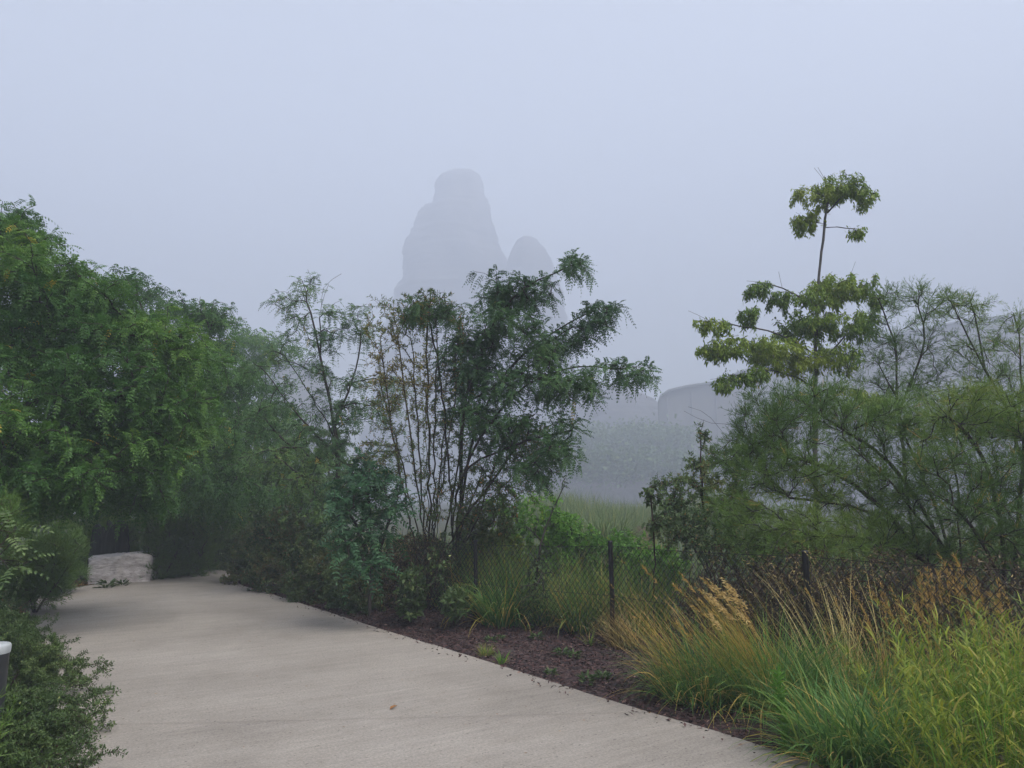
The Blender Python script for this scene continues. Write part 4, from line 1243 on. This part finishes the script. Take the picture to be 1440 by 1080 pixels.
# the plume: tan spikelets crowding the bent tops of a few long stalks
g = Geo()
pb = gnd(1075, 1000)
for (px, py, rx) in ((1000, 838, .07), (1022, 848, .08), (1008, 866, .06), (990, 850, .06), (1030, 870, .06), (1015, 832, .05), (992, 880, .04)):
    c = at(px, py, pb[1] + R.normal(0, .06))
    n = 110
    q_ = R.normal(0, 1, (n, 3))
    p = c + q_ * [rx * .6, .04, rx * .26] + q_[:, :1] * [0, 0, -.035]
    d = nrm(R.normal(0, .35, (n, 3)) + [-.8, 0, .35])
    leaves(g, p, d, R.normal(size=(n, 3)), R.uniform(.02, .045, n), .008, np.clip(R.normal(.85, .12, n), 0, 1))
    pts = np.array([pb + [R.normal(0, .08), R.normal(0, .08), 0], pb * .55 + c * .45 + [.05, 0, .12], c])
    uu = np.linspace(0, 1, 9)[:, None]
    tube_path(g, pts[0] * (1 - uu) ** 2 + pts[1] * 2 * uu * (1 - uu) + pts[2] * uu ** 2, .003, .0012, 4, .6)
g.build('seed_plume', M['plume'], plume, pb)


# yellow-green bamboo-like grass, lower right corner
def bamboo(label, base, n, h, rad):
    base = np.asarray(base, float)
    t = thing('bamboo_grass', label, 'grass', base)
    gs, gl = Geo(), Geo()
    a = R.random(n) * 6.28
    P = base + np.stack([np.cos(a), np.sin(a), np.zeros(n)], 1) * (rad * np.sqrt(R.random(n)))[:, None]
    hh = h * R.uniform(.55, 1.1, n)
    le_ = np.abs(R.normal(.15, .1, n))
    T = np.clip(R.normal(.5, .12, n), 0, .9)
    blades(gs, P, a, le_, .25, hh, .004, T, 5, 0, taper=6)
    h_ = np.stack([np.cos(a), np.sin(a), np.zeros(n)], 1)
    for k in range(22):
        f = R.uniform(.2, 1.0, n)
        th = le_ + .12 * f
        p = P + (h_ * np.sin(th)[:, None] + UPV * np.cos(th)[:, None]) * (hh * f)[:, None]
        blades(gl, p, R.random(n) * 6.28, R.uniform(.4, 1.2, n), R.uniform(.4, 1.1, n), R.uniform(.06, .15, n), R.uniform(.006, .011, n), np.clip(R.normal(.42, .3, n), 0, 1), 4, .12)
    gs.build('stems', M['bright'], t, base)
    gl.build('leaves', M['bamboo'], t, base)


bamboo('yellow green bamboo grass at the lower right corner, left clump', (2.4, 3.75, 0), 140, .85, .38)
bamboo('yellow green bamboo grass at the lower right corner, right clump', (2.95, 3.95, 0), 150, .95, .42)
bamboo('yellow green bamboo grass at the lower right corner, clump behind', (3.0, 4.6, 0), 120, .9, .42)

# pale green leafy weed standing among the tussocks
b = gnd(1108, 1062)
t = thing('tall_weed', 'pale green leafy weed spire standing among the tussocks', 'weed', b)
sk = Skel()
sk.path([b, b + [-.02, 0, .25], b + [-.04, 0, .5]], seg=.03)
gl, gw = Geo(), Geo()
P, D = sk.sites(.0016, 0, True)
simple(gl, P, D, .06, .013, upbias=.5, out=.85, tint0=.5, trange=.2)
sk.wood(gw, .003)
gw.build('stem', M['bright'], t, b)
gl.build('leaves', M['bright'], t, b)

# small weeds and tufts on the mulch
def weed_proto(label, b):
    t = thing('weed', label, 'weed', b, None)
    g = Geo()
    n = 46
    a = R.random(n) * 6.28
    p = np.asarray(b) + np.c_[np.cos(a) * .03, np.sin(a) * .03, R.uniform(.01, .06, n)]
    d = np.c_[np.cos(a), np.sin(a), R.uniform(.0, .9, n)]
    leaves(g, p, d, R.normal(0, .4, (n, 3)) + UPV, R.uniform(.04, .09, n), R.uniform(.015, .028, n), np.clip(R.normal(.35, .15, n), 0, 1), full=True)
    g.build('leaves', M['hedge'], t, b)
    return t


w0 = weed_proto('small weed on the mulch below the sapling', gnd(742, 893) + [0, 0, .03])
for (px, py, s, lab) in ((690, 908, .8, 'tiny weed on the mulch left of the other weeds'), (705, 905, .7, 'tiny weed on the mulch in the middle of the bed'), (755, 905, 1.0, 'weed on the mulch before the dark grass clump'), (790, 928, 1.0, 'weed on the mulch before the light green clump'), (808, 931, .9, 'second weed before the light green clump, right of the first'),
                         (775, 955, .7, 'tiny yellowish weed near the path edge'), (826, 968, 1.1, 'weed at the path edge left of the big tussock'), (848, 962, .9, 'weed close to the leftmost golden tussock'), (560, 860, 1.3, 'weed on the mulch under the dark shrubs'), (520, 855, 1.2, 'weed on the mulch at the hedge foot')):
    copy_thing(w0, gnd(px, py) + [0, 0, .03], R.random() * 6, s, lab)
tussock('grass_tuft', 'fine olive grass tuft at the path edge on the mulch', gnd(683, 925), 300, .14, .003, 0, .35, .7, M['grass'], (.6, .12), .1, rad=.05)
tussock('grass_tuft', 'small bright grass tuft right of the olive tuft', gnd(706, 936), 40, .16, .008, 0, .3, .6, M['bright'], (.4, .12), .1, rad=.03)
tussock('grass_tuft', 'lone pale grass tuft on the mulch before the middle post', gnd(829, 912), 36, .22, .01, 0, .3, .9, M['grass'], (.5, .12), .1, rad=.02)
# hanging vine on the willow base
b = gnd(603, 862)
plant('climbing_vine', 'yellowish vine hanging from the willow base over the bed', 'vine', b, [[b, at(600, 800, 9.2), at(604, 762, 9.2)], [b, at(612, 810, 9.1), at(625, 775, 9.1)]], [(604, 790, 9.1, 8, 30, .1, 16), (625, 800, 9.1, 20, 35, .2, 20), (575, 830, 9, 25, 25, .2, 20)],
      dress_simple(.03, .055, .035, f0=.1, hang=.5, tint0=.45, full=True, yellow=.08), M['twig'], M['hedge'], wood='stems', crown='foliage', rmax=.008, r0=.002)

# brown dead twigs below the tamarisks
b = np.array([2.6, 7.0, 0])
for k, (px, py, Y, lab) in enumerate(((1045, 830, 7.6, 'brown tangle of dead twigs behind the fence, left of the right post'), (1130, 840, 6.9, 'brown tangle of dead twigs around the right fence post'), (1250, 840, 6.6, 'brown tangle of dead twigs at the foot of the tamarisks'), (1390, 850, 6.1, 'brown tangle of dead twigs near the right edge under the tamarisk'), (585, 830, 10.6, 'dark purple brown twig tangle at the foot of the willow behind the fence'))):
    b = at(px, py, Y)
    b[2] = 0
    t = thing('dead_bush', lab, 'bush', b)
    sk = Skel()
    sk.path([b, b + [0, 0, .12]])
    for a in range(7):
        an = a * .9
        sk.path([sk.p[0], b + [math.cos(an) * .3, math.sin(an) * .25, .4]], start=0)
    n = 2600
    d = nrm(R.normal(size=(n, 3)))
    d[:, 2] = np.abs(d[:, 2]) - .05
    sk.grow(b + [0, 0, .1] + d * (R.random(n) ** .4)[:, None] * [.85, .5, 1.12], droop=.3, wob=.03)
    gw = Geo()
    sk.wood(gw, .0024, 2.6, .012, 3)
    gw.build('twigs', M['twig'], t, b)
    g = Geo()
    P, D = sk.sites(.05, .2)
    simple(g, P, D, .045, .012, hang=.4, tint0=.3, trange=.5, yellow=.03)
    g.build('dry_leaves', M['straw'], t, b)

# mixed tall herbs and grass growing beyond the fence, too many to count
g = Geo()
n = 16000
Yd = R.uniform(3.5, 24, n)
Xd = R.uniform(-.35, 1.15, n) * Yd
keep = (Xd * .72 + Yd * .70) > 6.6
keep &= (Xd + .93 * (Yd - 8.0)) > 1.6
Xd, Yd = Xd[keep], Yd[keep]
n = len(Xd)
P = np.c_[Xd, Yd, np.full(n, -.03)]
blades(g, P, R.random(n) * 6.28, np.abs(R.normal(.15, .12, n)), R.uniform(.1, 1.0, n), R.uniform(.35, .95, n), .01, np.clip(R.normal(.4, .2, n), 0, 1), 4, .2)
tag(g.build('meadow_grass', M['grass']), 'rough tall grass growing beyond the fence', 'grass', kind='stuff')

# low undergrowth left of the path
g = Geo()
n = 26000
i = R.integers(20, 380, n)
e_ = resample(LE, 400)
t_ = nrm(np.gradient(e_, axis=0))
o_ = np.stack([-t_[:, 1], t_[:, 0]], 1)
p = e_[i] + o_[i] * (.35 + R.random(n) ** 1.2 * 5.5)[:, None]
hz_ = (.1 + .35 * clump_noise(np.c_[p, np.zeros(n)], 1.5)) * R.random(n) ** .6
P = np.c_[p, hz_]
simple(g, P, nrm(R.normal(size=P.shape)), .11, .045, upbias=.3, tint0=.4)
tag(g.build('undergrowth', M['under']), 'dark leafy undergrowth left of the path', 'ground cover', kind='stuff')

# reed bank in the fog and the tussock in front of it
g = Geo()
n = 7000
Xd = R.uniform(0.5, 9.5, n)
Yd = R.uniform(29, 42, n)
P = np.c_[Xd, Yd, np.zeros(n)]
hh = 1.6 + .3 * np.sin(Xd * .8) + .12 * np.sin(Yd * 2.1 + Xd)
blades(g, P, R.random(n) * 6.28, np.abs(R.normal(.12, .1, n)), R.uniform(.2, 1.3, n), hh * R.uniform(.7, 1.25, n), .022, np.clip(R.normal(.45, .2, n), 0, 1), 4, .15)
tag(g.build('reed_bed', M['reed']), 'pale green reed bank fading into the fog', 'reeds', kind='stuff')
tussock('reed_tussock', 'arching reed tussock with dark base before the reed bank', at(850, 757, 19.5) * [1, 1, 0], 2000, 1.5, .02, 0, .3, 1.6, M['reed'], (.28, .16), .3, rad=.6, cat='reeds')
# brown rock by the reeds
b = at(897, 757, 22) * [1, 1, 0]
g = Geo()
nu, nv = 26, 14
V = []
for j in range(nv):
    ph = j / (nv - 1) * math.pi
    for i in range(nu):
        th = i / nu * 2 * math.pi
        d = np.array([math.sin(ph) * math.cos(th), math.sin(ph) * math.sin(th), math.cos(ph)])
        k = (np.abs(d) ** 3.5).sum() ** (-1 / 3.5) * (1 + .1 * math.sin(3 * th + 2 * ph) + .07 * math.sin(5 * ph + th) + R.normal(0, .025))
        V.append(b + d * k * [.42, .4, .4] + [0, 0, .3])
i = np.arange(nu * nv).reshape(nv, nu)
g.add(np.array(V), np.stack([i[:-1], i[1:], np.roll(i[1:], -1, 1), np.roll(i[:-1], -1, 1)], -1).reshape(-1, 4))
tag(g.build('brown_rock', M['brownrock'], None, b), 'rusty brown boulder beside the reed tussock', 'rock')

# one curled leaf on the concrete
g = Geo()
p = gnd(548, 998, .04)
leaves(g, p[None], np.array([[.5, .8, .15]]), UPV[None], .09, .03, np.array([.55]), fold=.4, full=True)
tag(g.build('fallen_leaf', M['fallen'], None, p), 'single curled tan leaf lying on the concrete path', 'leaf')

# specks of litter on the path
g = Geo()
n = 260
f = R.random(n)
ii = (R.uniform(.22, .72, n) * (nP - 1)).astype(int)
ww_ = np.clip(np.where(R.random(n) < .6, R.random(n) ** 3, 1 - R.random(n) ** 3), .01, .97)
P = np.c_[rr[ii] * (1 - ww_)[:, None] + le[ii] * ww_[:, None] + R.normal(0, .1, (n, 2)) * 0, np.full(n, .041)]
P[:, :2] += (rr[np.minimum(ii + 1, nP - 1)] - rr[ii]) * f[:, None]
a = R.random(n) * 6.28
leaves(g, P, np.c_[np.cos(a), np.sin(a), np.full(n, .05)], UPV + R.normal(0, .2, (n, 3)), R.uniform(.008, .03, n), R.uniform(.004, .01, n), R.random(n) * .8, fold=.3)
tag(g.build('path_litter', M['fallen']), 'tiny bits of leaf litter on the concrete path', 'litter', kind='stuff')
w1 = copy_thing(w0, gnd(150, 829), 1.0, 2.0, 'green weed at the foot of the pale stone block')
w2 = copy_thing(w0, gnd(172, 826), 2.4, 1.6, 'smaller weed at the right foot of the pale stone block')

# ------------------------------------------------------------------ haze, light, sky, camera
m, nt, out = new_mat('haze')
v = N(nt, 'ShaderNodeVolumePrincipled', Density=.0053, Anisotropy=.0)
v.inputs['Color'].default_value = (.575, .62, .712, 1)
nt.links.new(v.outputs[0], out.inputs['Volume'])
g = Geo()
boxes(g, (0, 0, 104.0), (520, 520, 105.1))
hz = g.build('haze', m)
tag(hz, kind='stuff')

w = bpy.data.worlds.new('World')
SC.world = w
w.use_nodes = True
nt = w.node_tree
bg = nt.nodes['Background']
sky = nt.nodes.new('ShaderNodeTexSky')
sky.sky_type = 'NISHITA'
sky.sun_disc = False
EL, ROT = math.radians(56), math.radians(125)
sky.sun_elevation, sky.sun_rotation = EL, ROT
sky.air_density, sky.dust_density, sky.ozone_density = 1.0, 4.0, 1.0
hs = nt.nodes.new('ShaderNodeHueSaturation')
hs.inputs['Saturation'].default_value = .4
nt.links.new(sky.outputs[0], hs.inputs['Color'])
nt.links.new(hs.outputs[0], bg.inputs['Color'])
bg.inputs['Strength'].default_value = .088

sun = bpy.data.lights.new('sun', 'SUN')
sun.energy, sun.angle, sun.color = 1.5, math.radians(40), (1, .97, .92)
so = bpy.data.objects.new('sun', sun)
COL.objects.link(so)
# sky sun_rotation is measured clockwise from +Y
sd = (math.sin(ROT) * math.cos(EL), math.cos(ROT) * math.cos(EL), math.sin(EL))
from mathutils import Vector
so.rotation_euler = Vector(sd).to_track_quat('Z', 'Y').to_euler()

cam = bpy.data.cameras.new('camera')
cam.sensor_width, cam.lens = 36, 25.0
cam.clip_end = 4000
co = bpy.data.objects.new('camera', cam)
COL.objects.link(co)
co.location = (0, 0, EYE)
co.rotation_euler = (math.pi / 2 + PITCH, 0, 0)
SC.camera = co

cy = SC.cycles
cy.use_denoising = True
cy.denoiser = 'OPENIMAGEDENOISE'
cy.max_bounces, cy.diffuse_bounces, cy.glossy_bounces, cy.transmission_bounces = 7, 3, 2, 3
cy.volume_bounces = 4
cy.transparent_max_bounces = 4
vs = SC.view_settings
vs.view_transform, vs.look, vs.gamma, vs.use_curve_mapping = 'Standard', 'None', 1, False
vs.exposure = 2.22
